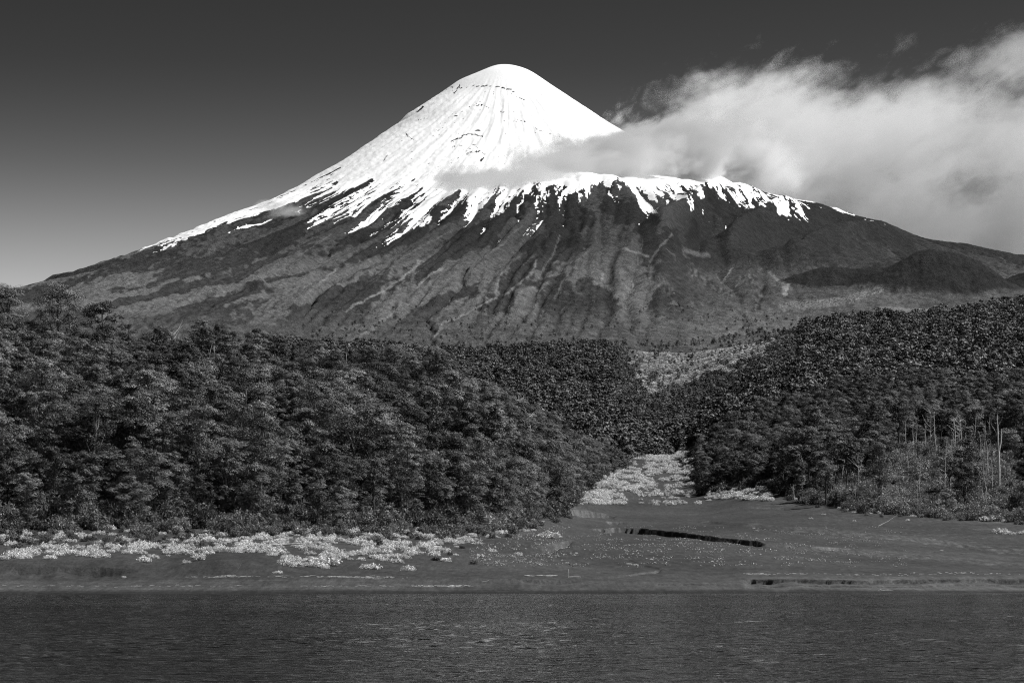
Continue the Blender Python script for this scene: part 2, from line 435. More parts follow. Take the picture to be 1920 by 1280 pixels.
def ground(X, d, detail=True):
    z = height(X, d)
    x = d * (X - 960) / F
    if not detail: return z
    near = d < 1500
    if np.any(near):
        Xn, dn, xn = X[near], d[near], x[near]
        add = np.zeros_like(dn)
        for k, (xq, dq, hq, run, soft) in enumerate(_bank):
            m = (Xn >= xq[0]) & (Xn <= xq[-1])
            if not m.any(): continue
            a, b, c = Xn[m], dn[m], xn[m]
            de = np.interp(a, xq, dq); h = np.interp(a, xq, hq)
            wig = fbm(c / (3.0 + run * 0.12), c * 0 + k * 5.3, 4, 40 + k, 0.5)
            de = de + wig * (run * (0.16 if run > 28 else 0.06))
            h = h * (1 + 0.6 * fbm(c / 5.0, c * 0 + 9.1 * k, 4, 60 + k))
            sf_ = soft * (0.6 + 7.0 * np.clip(fbm(c / 5.0, c * 0 + 3.3 * k, 3, 160 + k) - 0.10, 0, 1)) if soft < 2 and run > 28 else soft
            u = de - b                                   # metres in front of the edge
            tal = np.clip(u / sf_, 0, 1)
            back = np.exp(-np.clip(u - sf_, 0, None) / run)
            add[m] -= np.where(u > 0, h * tal * back, 0)
        # sandy relief
        f = sstep(404, 440, dn)
        add += f * (0.35 * fbm(xn / 22, dn / 30, 4, 3) + 0.10 * fbm(xn / 3.0, dn / 5.0, 3, 5))
        add += (1 - f) * 0.03 * fbm(xn / 9, dn / 1.2, 3, 6)
        # faint strand lines on the beach
        b = sstep(402, 405, dn - (shore_d(Xn) - 400)) * (1 - sstep(425, 432, dn))
        add += b * 0.05 * np.sin((dn + 0.6 * fbm(xn / 40, dn * 0, 2, 8)) * 1.9)
        z = z.copy(); z[near] += add
    hillm = (d > 600) & (d < 1500)
    if np.any(hillm):
        a_, b_, c_ = X[hillm], d[hillm], x[hillm]
        edge_ = np.interp(a_, [-320, 0, 250, 420, 560, 640, 760, 900, 960, 1000, 1060, 1110, 1300, 1312, 1440, 1500, 1600, 1800, 1920, 2260], [600, 600, 603, 608, 617, 628, 645, 674, 700, 790, 930, 1400, 2100, 1380, 1270, 1140, 1030, 980, 960, 950])
        z = z.copy(); z[hillm] += sstep(0, 110, b_ - edge_) * (9.5 * fbm(c_ / 75, b_ / 95, 3, 23) + 4.0 * fbm(c_ / 28, b_ / 34, 2, 24))
    far = d > 1100
    if np.any(far):
        w = sstep(1100, 1800, d[far]) * (1 - sstep(3500, 5200, d[far]))
        z = z.copy(); z[far] += w * (16 * fbm(x[far] / 200, d[far] / 260, 4, 21))
    return z

def grid_mesh(name, X, D, Z):
    XX, DD = np.meshgrid(X, D)
    v = np.stack([DD * (XX - 960) / F, DD, Z], -1).reshape(-1, 3)
    nx, nd = len(X), len(D)
    i = (np.arange(nd - 1)[:, None] * nx + np.arange(nx - 1)[None]).ravel()
    f = np.stack([i, i + 1, i + nx + 1, i + nx], 1)
    return mesh_np(name, v, f)

GX = np.linspace(-620, 2540, 1400)
D1 = np.concatenate([np.arange(380, 396, 2.0), np.arange(396, 424, 0.35), np.arange(424, 450, 0.12), np.arange(450, 470, 0.5), np.arange(470, 690, 1.0), np.arange(690, 880, 0.6), np.arange(880, 1100, 2.0), np.arange(1100, 2200, 6.0), np.arange(2200, 3500, 13.0), [3500.0]])
XX, DD = np.meshgrid(GX, D1)
Zg = ground(XX.ravel(), DD.ravel()).reshape(XX.shape)
Zg[D1 < 386] -= 1.5
me = grid_mesh('ground', GX, D1, Zg)
ground_o = link(bpy.data.objects.new('ground', me))
tag(ground_o, kind='structure')
Yg = Y_of(Zg, DD)
# fields of the ground's own colour
xg = DD * (XX - 960) / F
scr = np.zeros_like(Zg)
forest_fl = sstep(0, 1, np.clip((DD - 560) / 60, 0, 1))
pale = 0.5 + 0.5 * fbm(xg / 60, DD / 90, 5, 31)
grit = np.clip(fbm(xg / 14, DD / 22, 5, 33) * 1.5, -1, 1)
attr(me, 'tone', pale); attr(me, 'grit', grit)
wet = 1 - sstep(1.5, 9.0, DD - shore_d(XX) + 1.2 * fbm(xg / 25, DD * 0, 3, 35))
attr(me, 'wet', wet)
slp = np.gradient(Zg, axis=0) / np.gradient(D1)[:, None]
slp = 0.25 * (slp[:, :].copy() + np.roll(slp, 1, 1) + np.roll(slp, -1, 1) + np.roll(slp, 2, 1))
scp = sstep(0.075, 0.13, slp) * (1 - sstep(0.35, 0.7, slp)) * (DD > 480) * (DD < 1150) * sstep(980, 1060, XX) * (DD < np.interp(XX, [1000, 1440, 1500, 1920], [2000, 1190, 1090, 925]))
attr(me, 'scarp', scp * np.clip(0.6 + 0.8 * fbm(xg / 1.6, DD / 9.0, 3, 39), 0, 1.2))
bnd = np.zeros_like(Zg)
for k_, wd_, am_ in ((13, 16.0, 0.55), (3, 9.0, 0.6), (12, 10.0, 0.3), (0, 8.0, 0.3)):
    xq_, dq_, hq_ = _bank[k_][:3]
    e_ = np.interp(GX, xq_, dq_)[None]; on_ = ((GX >= xq_[0]) & (GX <= xq_[-1]))[None]
    u_ = DD - e_
    bnd = np.maximum(bnd, am_ * on_ * sstep(0, 1.5, u_) * (1 - sstep(wd_ * 0.5, wd_, u_ + 2.5 * fbm(xg / 12, DD / 20, 3, 38))))
attr(me, 'strand', sstep(2, 8, DD - shore_d(XX)) * (1 - sstep(24, 30, DD - shore_d(XX))) * (0.7 + 0.5 * fbm(xg / 60, DD / 0.9, 3, 36)) + bnd)
heath = sstep(2450, 3150, DD) * (0.45 + 0.55 * sstep(-0.3, 0.3, fbm(xg / 90, DD / 160, 4, 37)))
attr(me, 'heath', heath)

m, n, out = mat_new('black_volcanic_sand'); nb = NB(n)
P = nb.pos()
n1 = nb.noise(nb.mapping(P, (1, .35, 1)), 0.35, 6, 0.6)
n2 = nb.noise(P, 3.0, 5, 0.7)
n3 = nb.noise(nb.mapping(P, (0.04, 1.2, 1)), 1.0, 4, 0.6)
c = nb.mrange(nb.attr('tone'), 0.2, 0.8, 0.028, 0.055)
c = nb.math('MULTIPLY', c, nb.mrange(n1, 0.3, 0.7, 0.72, 1.28))
c = nb.math('MULTIPLY', c, nb.mrange(n2, 0.3, 0.7, 0.55, 1.5))
c = nb.math('MULTIPLY', c, nb.mrange(n3, 0.3, 0.7, 0.85, 1.15))
n4 = nb.noise(nb.mapping(P, (1, .07, 1)), 1.3, 5, 0.7)
c = nb.math('MULTIPLY', c, nb.mrange(n4, 0.3, 0.7, 0.62, 1.42))
peb = nb.math('MULTIPLY', nb.mrange(n2, 0.68, 0.76, 0, 1), nb.mrange(nb.attr('grit'), -0.3, 0.5, 0, 0.14))
c = nb.math('ADD', c, peb)
c = nb.math('MULTIPLY', c, nb.mrange(nb.attr('wet'), 0, 1, 1, 0.42))
c = nb.math('MULTIPLY', c, nb.mrange(nb.attr('strand'), 0, 1, 1, 1.5))
c = nb.math('MULTIPLY', c, nb.mrange(nb.attr('scarp'), 0, 1, 1, 2.3))
hn = nb.noise(P, 0.11, 6, 0.75)
mh = nb.add('ShaderNodeMix'); mh.data_type = 'FLOAT'
nb.val(mh.inputs[0], nb.attr('heath')); nb.val(mh.inputs[2], c); nb.val(mh.inputs[3], nb.mrange(hn, 0.35, 0.65, 0.03, 0.19))
hgt = nb.math('ADD', nb.math('MULTIPLY', n1, 0.6), nb.math('MULTIPLY', n2, 0.12))
principled(nb, out, mh.outputs[0], 0.92, hgt, 0.6, 0.8)
me.materials.append(m)

# ------------------------------------------------------------------ volcano
D2 = np.concatenate([np.arange(3500, 12200, 9.5), np.arange(12200, 14000, 60.0)])
XV, DV = np.meshgrid(GX, D2)
X, d = XV.ravel(), DV.ravel()
x = d * (X - 960) / F
Z0 = ground(X, d)
Y0 = Y_of(Z0, d)
Yc = np.clip(Y0, 100, 719)
s = fall(X, Yc)
r = np.hypot(x - SXc, d - SD)
front = 1 - sstep(11850, 12150, d)
# warped fall-line coordinates
sw = s + 14 * fbm(X / 90, Y0 / 60, 3, 50)
low = sstep(330, 470, Y0)
dZ = low * front * (26 * ridged(sw / 46, Y0 / 230, 4, 51) + 12 * ridged(sw / 15, Y0 / 110, 3, 53) + 5 * fbm(X / 9, Y0 / 7, 4, 55))
dZ += (1 - low) * front * (10 * fbm(sw / 30, Y0 / 70, 4, 57) + 2.5 * fbm(X / 7, Y0 / 6, 3, 58)) * sstep(150, 450, r)
dZ += 105 * sstep(-900, 450, x) * sstep(5000, 6500, d) * (1 - sstep(9800, 11200, d))
foot = sstep(3500, 5000, d) * (1 - sstep(5600, 7200, d))
dZ *= sstep(4300, 6500, d) * 0.85 + 0.15
smooth_r = np.exp(-((np.maximum(X, 1400) - 1400) / 900.0) ** 2) * sstep(1230, 1330, X) * sstep(380, 410, Y0)
dZ *= 1 - 0.72 * smooth_r
dZ += foot * 14 * fbm(x / 260, d / 420, 5, 59)
# ridges, domes and side cones; positions are bearing and apparent height, sizes in the same units, heights in metres
_ra, _rb = X + 6 * fbm(X / 40, Y0 / 40, 2, 61), Y0 + 3 * fbm(X / 30, Y0 / 30, 2, 62)
def ridge(pts, wdt, hgt, sharp=1.0):
    dist, fr = poly_dist(_ra, _rb, pts)
    return hgt * np.exp(-(dist / wdt) ** sharp) * np.sin(np.pi * np.clip(fr * 0.96 + 0.02, 0, 1)) ** 0.8
dZ += front * ridge([(1128, 352), (1085, 400), (1010, 440), (900, 490), (790, 560)], 24, 26, 1.3)
dZ += front * ridge([(1128, 352), (1150, 400), (1190, 450), (1225, 500)], 16, 16, 1.2)
dZ += front * ridge([(1440, 392), (1370, 412), (1320, 440), (1270, 480), (1215, 520)], 26, 120, 1.6)
dZ += front * ridge([(1560, 440), (1480, 452), (1400, 480), (1350, 505)], 20, 105, 1.5)
dZ += front * ridge([(1700, 470), (1600, 480), (1520, 500), (1470, 520)], 18, 90, 1.5)
dZ += front * ridge([(1440, 392), (1520, 410), (1600, 440), (1700, 470)], 26, 50, 1.6)
dZ += front * ridge([(1420, 470), (1330, 500), (1300, 530)], 22, 40, 1.5)
dZ -= front * ridge([(1345, 440), (1325, 470), (1300, 500)], 9, 22, 1.2)
dZ -= front * ridge([(1300, 505), (1340, 528), (1368, 552), (1392, 580)], 12, 16, 1.3)
dZ -= front * ridge([(1425, 528), (1432, 548), (1426, 575)], 10, 16, 1.6)
dZ -= front * ridge([(1215, 505), (1240, 520), (1255, 540), (1258, 558)], 7, 22, 1.3)
dZ += front * ridge([(640, 440), (560, 500), (450, 560)], 20, 25, 1.4)
dZ += front * ridge([(520, 400), (400, 450), (250, 520)], 16, 22, 1.4)
for cx, cd, R, H in [(1757, 6500, 235, 132), (1562, 6650, 165, 66), (1962, 6900, 170, 80), (1660, 7400, 260, 60), (1500, 7700, 260, 75), (1392, 9300, 420, 60), (395, 6300, 60, 26), (470, 6400, 60, 26), (1130, 7200, 180, 36), (700, 6000, 120, 20)]:
    qx = cd * (cx - 960) / F
    q = np.hypot(x - qx, (d - cd) * 0.8) / R * (1 + 0.10 * fbm(x / 160, d / 160, 3, 64))
    dZ += H * np.clip(1 - q, 0, 1) ** 1.05 / (1 + 0.25 * np.clip(1 - q / 0.25, 0, 1)) * (R > 0)
Zv = Z0 + dZ
def sh_blur(a, n_, axis):
    for _ in range(n_):
        b_ = a.copy()
        if axis == 0: b_[1:-1] = 0.25 * a[:-2] + 0.5 * a[1:-1] + 0.25 * a[2:]
        else: b_[:, 1:-1] = 0.25 * a[:, :-2] + 0.5 * a[:, 1:-1] + 0.25 * a[:, 2:]
        a = b_
    return a
def zvol(X_, d_):
    fx = np.clip((X_ - GX[0]) / (GX[1] - GX[0]), 0, len(GX) - 2).astype(int); j = np.clip(np.searchsorted(D2, d_), 1, len(D2) - 1)
    return ZE[j, fx]
def flow(Z):
    """how much ground drains through each cell"""
    nr, nc = Z.shape
    dy_ = np.gradient(D2)[:, None]; dx_ = (D2 * (GX[1] - GX[0]) / F)[:, None]
    idx = np.arange(nr * nc, dtype=np.int64).reshape(nr, nc)
    best = np.zeros((nr, nc), np.float32); rec = idx.copy()
    for a in (-1, 0, 1):
        for b in (-1, 0, 1):
            if a == 0 and b == 0: continue
            L_ = np.sqrt((a * dy_) ** 2 + (b * dx_) ** 2)
            q = np.full((nr, nc), -1e9, np.float32); t_ = idx.copy()
            r0, r1 = max(0, -a), nr - max(0, a); c0, c1 = max(0, -b), nc - max(0, b)
            q[r0:r1, c0:c1] = (Z[r0:r1, c0:c1] - Z[r0 + a:r1 + a, c0 + b:c1 + b])
            t_[r0:r1, c0:c1] = idx[r0 + a:r1 + a, c0 + b:c1 + b]
            q = q / L_
            m_ = q > best
            best = np.where(m_, q, best); rec = np.where(m_, t_, rec)
    area = (dy_ * dx_ * np.ones((nr, nc))).ravel()
    acc = area.tolist(); rl = rec.ravel().tolist()
    for i_ in np.argsort(-Z.ravel(), kind='stable').tolist():
        j_ = rl[i_]
        if j_ != i_: acc[j_] += acc[i_]
    return np.array(acc).reshape(nr, nc)
ZE = Zv.reshape(XV.shape).astype(np.float32)
ero = (sstep(400, 900, r) * (1 - sstep(11900, 12100, d)) * sstep(3900, 5200, d) * (0.25 + 0.75 * sstep(290, 400, Y0))).reshape(XV.shape)
ZE = ZE + ero * (1.6 * np.random.default_rng(5).normal(size=ZE.shape)).astype(np.float32)
for it_, kk in enumerate((0.08, 0.09, 0.08, 0.07)):
    A_ = flow(ZE)
    Dp = np.minimum(A_, 3.5e5) ** 0.42
    Ds = 0.45 * sh_blur(sh_blur(Dp, 1, 0), 2, 1) + 0.9 * sh_blur(sh_blur(Dp, 4, 0), 14, 1)
    ZE = ZE - ero * kk * Ds * (1 - 0.55 * smooth_r.reshape(XV.shape))
    if it_ < 3: ZE = sh_blur(sh_blur(ZE, 1, 0), 1, 1) * ero + ZE * (1 - ero)
_k = (np.exp(-((XV - 1215) / 110.0) ** 2) * (DV > 4500)).astype(np.float32) * 0.85
ZE = ZE * (1 - _k) + _k * sh_blur(sh_blur(ZE, 5, 0), 22, 1)
A_ = flow(ZE)
ACC = sh_blur(sh_blur(np.log10(A_), 1, 0), 1, 1).ravel()
ZE += (ero * 1.2).astype(np.float32) * sh_blur(np.random.default_rng(6).normal(size=ZE.shape), 1, 1)
Zv = ZE.ravel().astype(float)
Y0 = np.where(d < 12000, Y_of(Zv, d), Y0)
Zv = np.where(d <= 3500, Z0, Zv)
Yv = Y_of(Zv, d)
me = grid_mesh('volcano', GX, D2, Zv.reshape(XV.shape))
volc = link(bpy.data.objects.new('volcano', me))
tag(volc, 'snow capped volcano rising behind the forest', 'volcano', kind='structure')

# snow cover
full = np.interp(X, [-300, 150, 260, 350, 450, 520, 600, 700, 760, 820, 880, 950, 1020, 1080, 1125, 1170, 1240, 1320, 1400, 1480, 1560, 1640, 2200],
                    [300, 400, 452, 436, 400, 372, 345, 340, 350, 365, 358, 345, 340, 345, 338, 345, 352, 350, 344, 358, 380, 396, 300])
bot = np.interp(X, [-300, 150, 230, 290, 350, 450, 520, 560, 600, 660, 740, 800, 850, 880, 910, 960, 1020, 1070, 1100, 1128, 1160, 1200, 1225, 1270, 1330, 1380, 1450, 1520, 1600, 1680, 2200],
                   [340, 440, 478, 494, 480, 452, 422, 420, 446, 474, 470, 446, 418, 430, 456, 452, 446, 436, 424, 362, 404, 434, 448, 436, 440, 418, 408, 419, 424, 424, 380])
Yu = Y0
sn = fbm(sw / 26, Yu / 90, 5, 70, 0.62) * 1.6 + fbm(sw / 65, Yu / 110, 3, 71) * 0.6 + 0.5 * ridged(sw / 9.0, Yu / 60, 3, 73) - 0.1 + 0.35 * fbm(X / 14, Yu / 8, 4, 72)
t = (Yu - full) / (bot - full)
chan = np.clip(ACC - 3.4, -1.2, 1.6)
snow = sstep(-0.05, 0.05, sn + 0.34 * chan - (t - 0.42) * 1.12 + np.where(t > 1, -(t - 1) * 3, 0) + np.where(t < 0, -t * 1.5, 0))
_rb_ = fbm(sw / 12, Yu / 30, 4, 171, 0.6) + 0.12 * fbm(X / 8, Yu / 5, 3, 172)
_rm_ = sstep(338, 356, Yu) * (0.30 + sstep(940, 1020, X) * (1 - sstep(1420, 1480, X)) * 0.7)
snow = np.minimum(snow, 1 - sstep(0.10, 0.17, _rb_ - 0.30 * (1 - _rm_)) * sstep(320, 345, Yu))
# rocks that break through the snow
ang = fbm(X / 40, Yu / 14, 3, 74)
rock = fbm(X / 10 + 2 * ang, (Yu - 0.22 * (X - 945)) / 3.2, 3, 75)
rz = np.clip(fbm(X / 60, Yu / 30, 2, 76) * 1.4 + 0.1, 0, 1) * sstep(330, 180, Yu * 0 + Yu) * 1.0
zone = np.exp(-((X - 880) / 130) ** 2) * sstep(140, 160, Yu) * (1 - sstep(300, 345, Yu))
snow = np.minimum(snow, 1 - 0.85 * sstep(0.62, 0.70, rock + 0.55 * zone * (0.25 + fbm(X / 28, Yu / 16, 3, 77))) * (Yu < 360))
_sa, _sb, _sc = X + 5 * fbm(X / 12, Yu / 9, 3, 78), Yu + 3.5 * fbm(X / 10, Yu / 9, 3, 79), 1.2 * np.abs(fbm(X / 4, Yu / 3, 2, 80))
for pts, w in [([(885, 162), (915, 160), (935, 163), (958, 168)], 1.6), ([(958, 175), (985, 188)], 0.9), ([(845, 265), (880, 250), (905, 256)], 1.5), ([(970, 225), (993, 228)], 1.1), ([(1000, 240), (1050, 258)], 1.0), ([(900, 300), (906, 296)], 2.5),
               ([(880, 200), (905, 196), (920, 208)], 1.0), ([(875, 288), (900, 282), (908, 290)], 1.3), ([(795, 200), (780, 212)], 2.0), ([(862, 160), (852, 176)], 1.6), ([(775, 225), (800, 222)], 1.0), ([(760, 252), (775, 262)], 1.5), ([(625, 345), (632, 340)], 3), ([(727, 290), (720, 300)], 1.3), ([(895, 325), (890, 332)], 1.5), ([(928, 328), (932, 334)], 3.5)]:
    dist, _ = poly_dist(_sa, _sb, pts)
    snow = np.minimum(snow, 1 - 0.8 * (1 - sstep(w * 0.6, w * 1.2, dist + _sc)))
# bare ridges
dist, fr = poly_dist(X, Yu, [(1128, 358), (1110, 385), (1085, 405)])
snow = np.minimum(snow, sstep(9, 15, dist + 6 * fbm(X / 12, Yu / 12, 3, 81)))
snow *= (d < 12100)
snow = np.where(d >= 12100, 1.0 * (Y0 < 400), snow)

# bare ground: dark smooth scree, rougher grey lava, pale stream beds, pale scrub at the foot
big = fbm(sw / 55 + 0.4 * fbm(X / 60, Y0 / 50, 2, 82), Y0 / 130, 3, 83)
scree = sstep(-0.03, 0.05, big + 0.22 * fbm(X / 14, Y0 / 9, 4, 84) + 0.05)
fine = ridged(sw / 7.0, Y0 / 60, 4, 85)
spk = fbm(X / 5.0, Y0 / 3.4, 4, 86)
rocky = 0.5 + 0.35 * fine + 0.45 * spk
rough = (1 - scree) * (0.55 + 0.45 * rocky)
band = sstep(560, 640, Y0 + 22 * fbm(X / 90, Y0 / 40, 4, 87) - np.where(X > 1300, -10, 0))
hor = fbm(X / 70, Y0 / 9, 5, 88, 0.6)
rough *= 1 - 0.6 * smooth_r
tone = 0.021 + 0.007 * fbm(sw / 20, Y0 / 90, 4, 89) + 0.062 * np.clip(rough, 0, 1.6) ** 1.3 * (0.6 + 0.55 * sstep(430, 560, Y0))
heath_v = 0.092 + 0.055 * hor + 0.045 * fbm(X / 3.5, Y0 / 2.0, 3, 90) + 0.02 * fbm(X / 25, Y0 / 10, 3, 91)
tone = tone * (1 + 0.45 * sstep(430, 520, Y0) * (X < 1300))
tone = tone * (1 - band) + np.clip(heath_v, 0.02, 1) * band
stream = np.zeros_like(tone)
_ta, _tb, _tc = X + 5 * fbm(X / 16, Y0 / 14, 4, 92), Y0 + 3 * fbm(X / 14, Y0 / 10, 4, 93), 0.8 + 0.9 * fbm(X / 10, Y0 / 10, 2, 94)
for pts, w, a in [([(788, 488), (775, 505), (722, 545), (658, 575), (650, 584)], 2.6, 1), ([(832, 503), (805, 515), (780, 540)], 2.4, 1), ([(752, 566), (735, 590), (708, 606), (671, 634)], 3.4, 0.9), ([(733, 592), (690, 625)], 1.6, .9),
                  ([(940, 505), (933, 529), (929, 558), (858, 596), (833, 604), (815, 632)], 2.8, .9), ([(1006, 487), (1000, 510), (975, 530), (945, 553)], 2.4, .8), ([(631, 504), (612, 520), (598, 531)], 2.2, 1),
                  ([(1130, 512), (1128, 526)], 2, 1), ([(1172, 535), (1186, 545)], 2, .8), ([(1476, 533), (1471, 552)], 6, 1.5), ([(1405, 515), (1378, 538)], 2.2, .9), ([(1375, 502), (1352, 530)], 2.2, .8), ([(1440, 508), (1465, 530), (1485, 540)], 3.5, .7),
                  ([(1285, 470), (1330, 480)], 5, .5), ([(1165, 465), (1215, 480)], 3, .7), ([(850, 430), (760, 480), (700, 530)], 1.4, .3), ([(620, 440), (560, 480)], 1.6, .3), ([(1260, 440), (1230, 470), (1215, 500)], 2.4, .5), ([(1100, 470), (1060, 520), (1040, 560)], 1.8, .4),
                  ([(980, 420), (940, 460), (880, 500)], 1.5, .35), ([(1050, 440), (1035, 480), (1010, 520)], 1.8, .4)]:
    dist, fr = poly_dist(_ta, _tb, pts)
    ww = w * _tc
    stream = np.maximum(stream, a * (1 - sstep(ww * 0.4, ww * 1.4, dist)))
# small streaks everywhere below the snow
sm = ridged(sw / 26 + 0.5 * fbm(X / 30, Y0 / 30, 3, 95), Y0 / 150, 2, 96)
brk = sstep(0.0, 0.35, fbm(X / 45, Y0 / 35, 3, 97))
stream = np.maximum(stream, 0.5 * sstep(0.84, 0.97, sm) * brk * sstep(420, 500, Y0) * (1 - band))
# pale pumice strip below the side cones
dist, fr = poly_dist(X, Y0, [(1468, 574), (1530, 570), (1600, 560), (1650, 540)])
strip = (1 - sstep(5, 11, dist)) * sstep(-0.05, 0.25, fbm(X / 3.2, Y0 / 2.0, 2, 98) + 0.15)
stream = np.maximum(stream, 0.95 * strip)
dist, fr = poly_dist(X, Y0, [(1650, 578), (1800, 586), (1860, 575), (1930, 556)])
stream = np.maximum(stream, 0.8 * (1 - sstep(2, 5, dist + 3 * fbm(X / 8, Y0 / 5, 3, 99))))
ac = sstep(3.75, 4.35, ACC) * (0.35 + 0.65 * sstep(-0.15, 0.25, fbm(X / 38, Y0 / 26, 3, 97)))
ac *= sstep(430, 500, Y0) * (1 - 0.8 * band) * (1 - 0.5 * smooth_r)
stream = np.maximum(stream * 0.85, 0.9 * ac)
ri = sstep(3.0, 2.2, ACC)
tone *= 0.8 + 0.35 * ri
tone = tone * (1 - np.clip(stream, 0, 1)) + 0.25 * stream
kr = sstep(1260, 1330, X) * sstep(488, 530, Y0 - 0.02 * (X - 1500)) * (1 - sstep(0, 1, stream))
tone += kr * np.clip(0.045 + 0.05 * fbm(X / 22, Y0 / 9, 5, 101) + 0.03 * fbm(X / 4, Y0 / 2.4, 3, 102), 0, 0.15)
tone += (1 - band) * sstep(440, 520, Y0) * np.clip(0.012 + 0.03 * fbm(X / 12, Y0 / 5, 5, 103), 0, 0.06)
# side cones of smooth dark cinders
for cx, cd, R in [(1757, 6500, 225), (1562, 6650, 152), (1962, 6900, 165)]:
    q = np.hypot(x - cd * (cx - 960) / F, (d - cd) * 0.8) / R + 0.08 * fbm(x / 60, d / 60, 3, 64)
    k = 1 - sstep(0.88, 1.0, q)
    tone = tone * (1 - k) + (0.026 + 0.008 * fbm(x / 30, d / 60, 4, 65)) * k
# fresh pale cliffs in the ravines
for pts in ([(1300, 512), (1330, 530), (1365, 552)], [(1385, 525), (1415, 525), (1425, 550), (1420, 575)], [(1215, 512), (1240, 525), (1255, 545)]):
    dist, fr = poly_dist(X, Y0, pts)
    k = (1 - sstep(5, 12, dist))
    tone = tone * (1 - k) + k * (0.03 + 0.13 * np.clip(0.5 + fbm(X / 6, Y0 / 8, 4, 66), 0, 1) ** 1.5)
# domes right of the ridge are smooth
k = np.exp(-((X - 1480) / 150) ** 2 - ((Y0 - 445) / 45) ** 2)
tone = tone * (1 - 0.8 * k) + 0.03 * 0.8 * k
attr(me, 'snow', snow); attr(me, 'tone', np.clip(tone, 0.008, 0.5))
m, n, out = mat_new('snow_and_lava_rock'); nb = NB(n)
P = nb.pos()
f1 = nb.noise(nb.mapping(P, (1, .5, 1)), 0.04, 9, 0.75)
f2 = nb.noise(P, 0.13, 5, 0.7)
rc = nb.math('MULTIPLY', nb.attr('tone'), nb.mrange(f1, 0.3, 0.7, 0.45, 1.6))
rc = nb.math('MULTIPLY', rc, nb.mrange(f2, 0.3, 0.7, 0.6, 1.5))
sa = nb.math('ADD', nb.attr('snow'), nb.mrange(f1, 0.3, 0.7, -0.15, 0.15))
sf = nb.mrange(sa, 0.40, 0.60, 0, 1)
mx = nb.add('ShaderNodeMix'); mx.data_type = 'FLOAT'
nb.val(mx.inputs[0], sf); nb.val(mx.inputs[2], rc); nb.val(mx.inputs[3], 0.82)
bstr = nb.mrange(sf, 0, 1, 1.0, 0.12)
b = nb.add('ShaderNodeBump'); b.inputs['Distance'].default_value = 22.0
nb.val(b.inputs['Strength'], bstr); nb.val(b.inputs['Height'], nb.math('ADD', f1, nb.math('MULTIPLY', f2, 0.3)))
p = nb.add('ShaderNodeBsdfPrincipled'); nb.val(p.inputs['Base Color'], mx.outputs[0]); p.inputs['Roughness'].default_value = 0.9; p.inputs['Specular IOR Level'].default_value = 0.1
n.links.new(b.outputs[0], p.inputs['Normal']); n.links.new(p.outputs[0], out.inputs['Surface'])
me.materials.append(m)

# ------------------------------------------------------------------ lake
WXc = np.concatenate([np.arange(-1700, -140, 9.0), np.linspace(-140, 2060, 900), np.arange(2069, 3700, 9.0)])
WDr = np.concatenate([np.arange(58, 150, 0.24), np.arange(150, 250, 0.34), np.arange(250, 432, 0.5)])
WXX, WDD = np.meshgrid(WXc, WDr)
wxx = WDD * (WXX - 960) / F
gst = 0.75 + 0.5 * np.clip(fbm(wxx / 40, WDD / 60, 3, 150), -1, 1)
qa, qb = wxx + 0.35 * WDD, WDD - 0.2 * wxx                      # wind runs slightly across the view
WZ = gst * (0.052 * ridged(qa / 4.6, qb / 1.9, 3, 151) + 0.05 * fbm(qa / 6.5, qb / 4.0, 2, 152) + 0.045 * fbm(wxx / 1.3, WDD / 0.55, 2, 153)) - 0.06
WZ *= 1 - 0.75 * sstep(370, 395, WDD)
v1 = np.stack([wxx, WDD, WZ], -1).reshape(-1, 3)
nxw = len(WXc); i = (np.arange(len(WDr) - 1)[:, None] * nxw + np.arange(nxw - 1)[None]).ravel()
f1_ = np.stack([i, i + 1, i + nxw + 1, i + nxw], 1)
v2 = np.array([(-900, -600, -.3), (900, -600, -.3), (900, 440, -.3), (-900, 440, -.3)])
me = mesh_np('water', np.concatenate([v1, v2]), np.concatenate([f1_, np.array([[0, 1, 2, 3]]) + len(v1)]))
water = tag(link(bpy.data.objects.new('water', me)), kind='structure')
m, n, out = mat_new('rippled_lake_water'); nb = NB(n)
P = nb.pos()
w1 = nb.noise(nb.mapping(P, (0.38, 1.0, 1)), 1.6, 3, 0.55, 0.3)
w2 = nb.noise(nb.mapping(P, (0.6, 1.0, 1), (13, 5, 0)), 0.45, 3, 0.5, 0.2)
w3 = nb.noise(nb.mapping(P, (1, 1, 1), (3, 35, 0)), 0.03, 3, 0.5, 0.2)
hh = nb.math('ADD', nb.math('MULTIPLY', w1, 0.19), nb.math('MULTIPLY', w2, 0.10))
gust = nb.mrange(w3, 0.3, 0.7, 0.55, 1.1)
p = principled(nb, out, 0.004, 0.10, nb.math('MULTIPLY', hh, gust), 1.0, 1.0, 0.5)
p.inputs['IOR'].default_value = 1.333
water.data.materials.append(m)

# ------------------------------------------------------------------ cloud: a real volume of vapour drifting past the right flank
def blob_nodes(nb, P, blobs):
    tot = None
    for (cx, cy, cz, rx, ry, rz) in blobs:
        mp = nb.add('ShaderNodeMapping'); mp.vector_type = 'POINT'
        nb.n.links.new(P, mp.inputs[0])
        mp.inputs['Location'].default_value = (-cx / rx, -cy / ry, -cz / rz)
        mp.inputs['Scale'].default_value = (1 / rx, 1 / ry, 1 / rz)
        ln = nb.add('ShaderNodeVectorMath', operation='LENGTH'); nb.n.links.new(mp.outputs[0], ln.inputs[0])
        v = nb.math('SUBTRACT', 1.0, ln.outputs['Value'])
        tot = v if tot is None else nb.math('SMOOTH_MAX', tot, v, 0.25)
    return tot
def surf_d(X_, Y_):
    q = np.arange(6000, 12001, 25.0)
    yy = Y_of(zvol(np.full(len(q), float(X_)), q), q)
    i_ = int(np.argmax(yy <= Y_)); return float(q[i_]) if yy[i_] <= Y_ else 12000.0
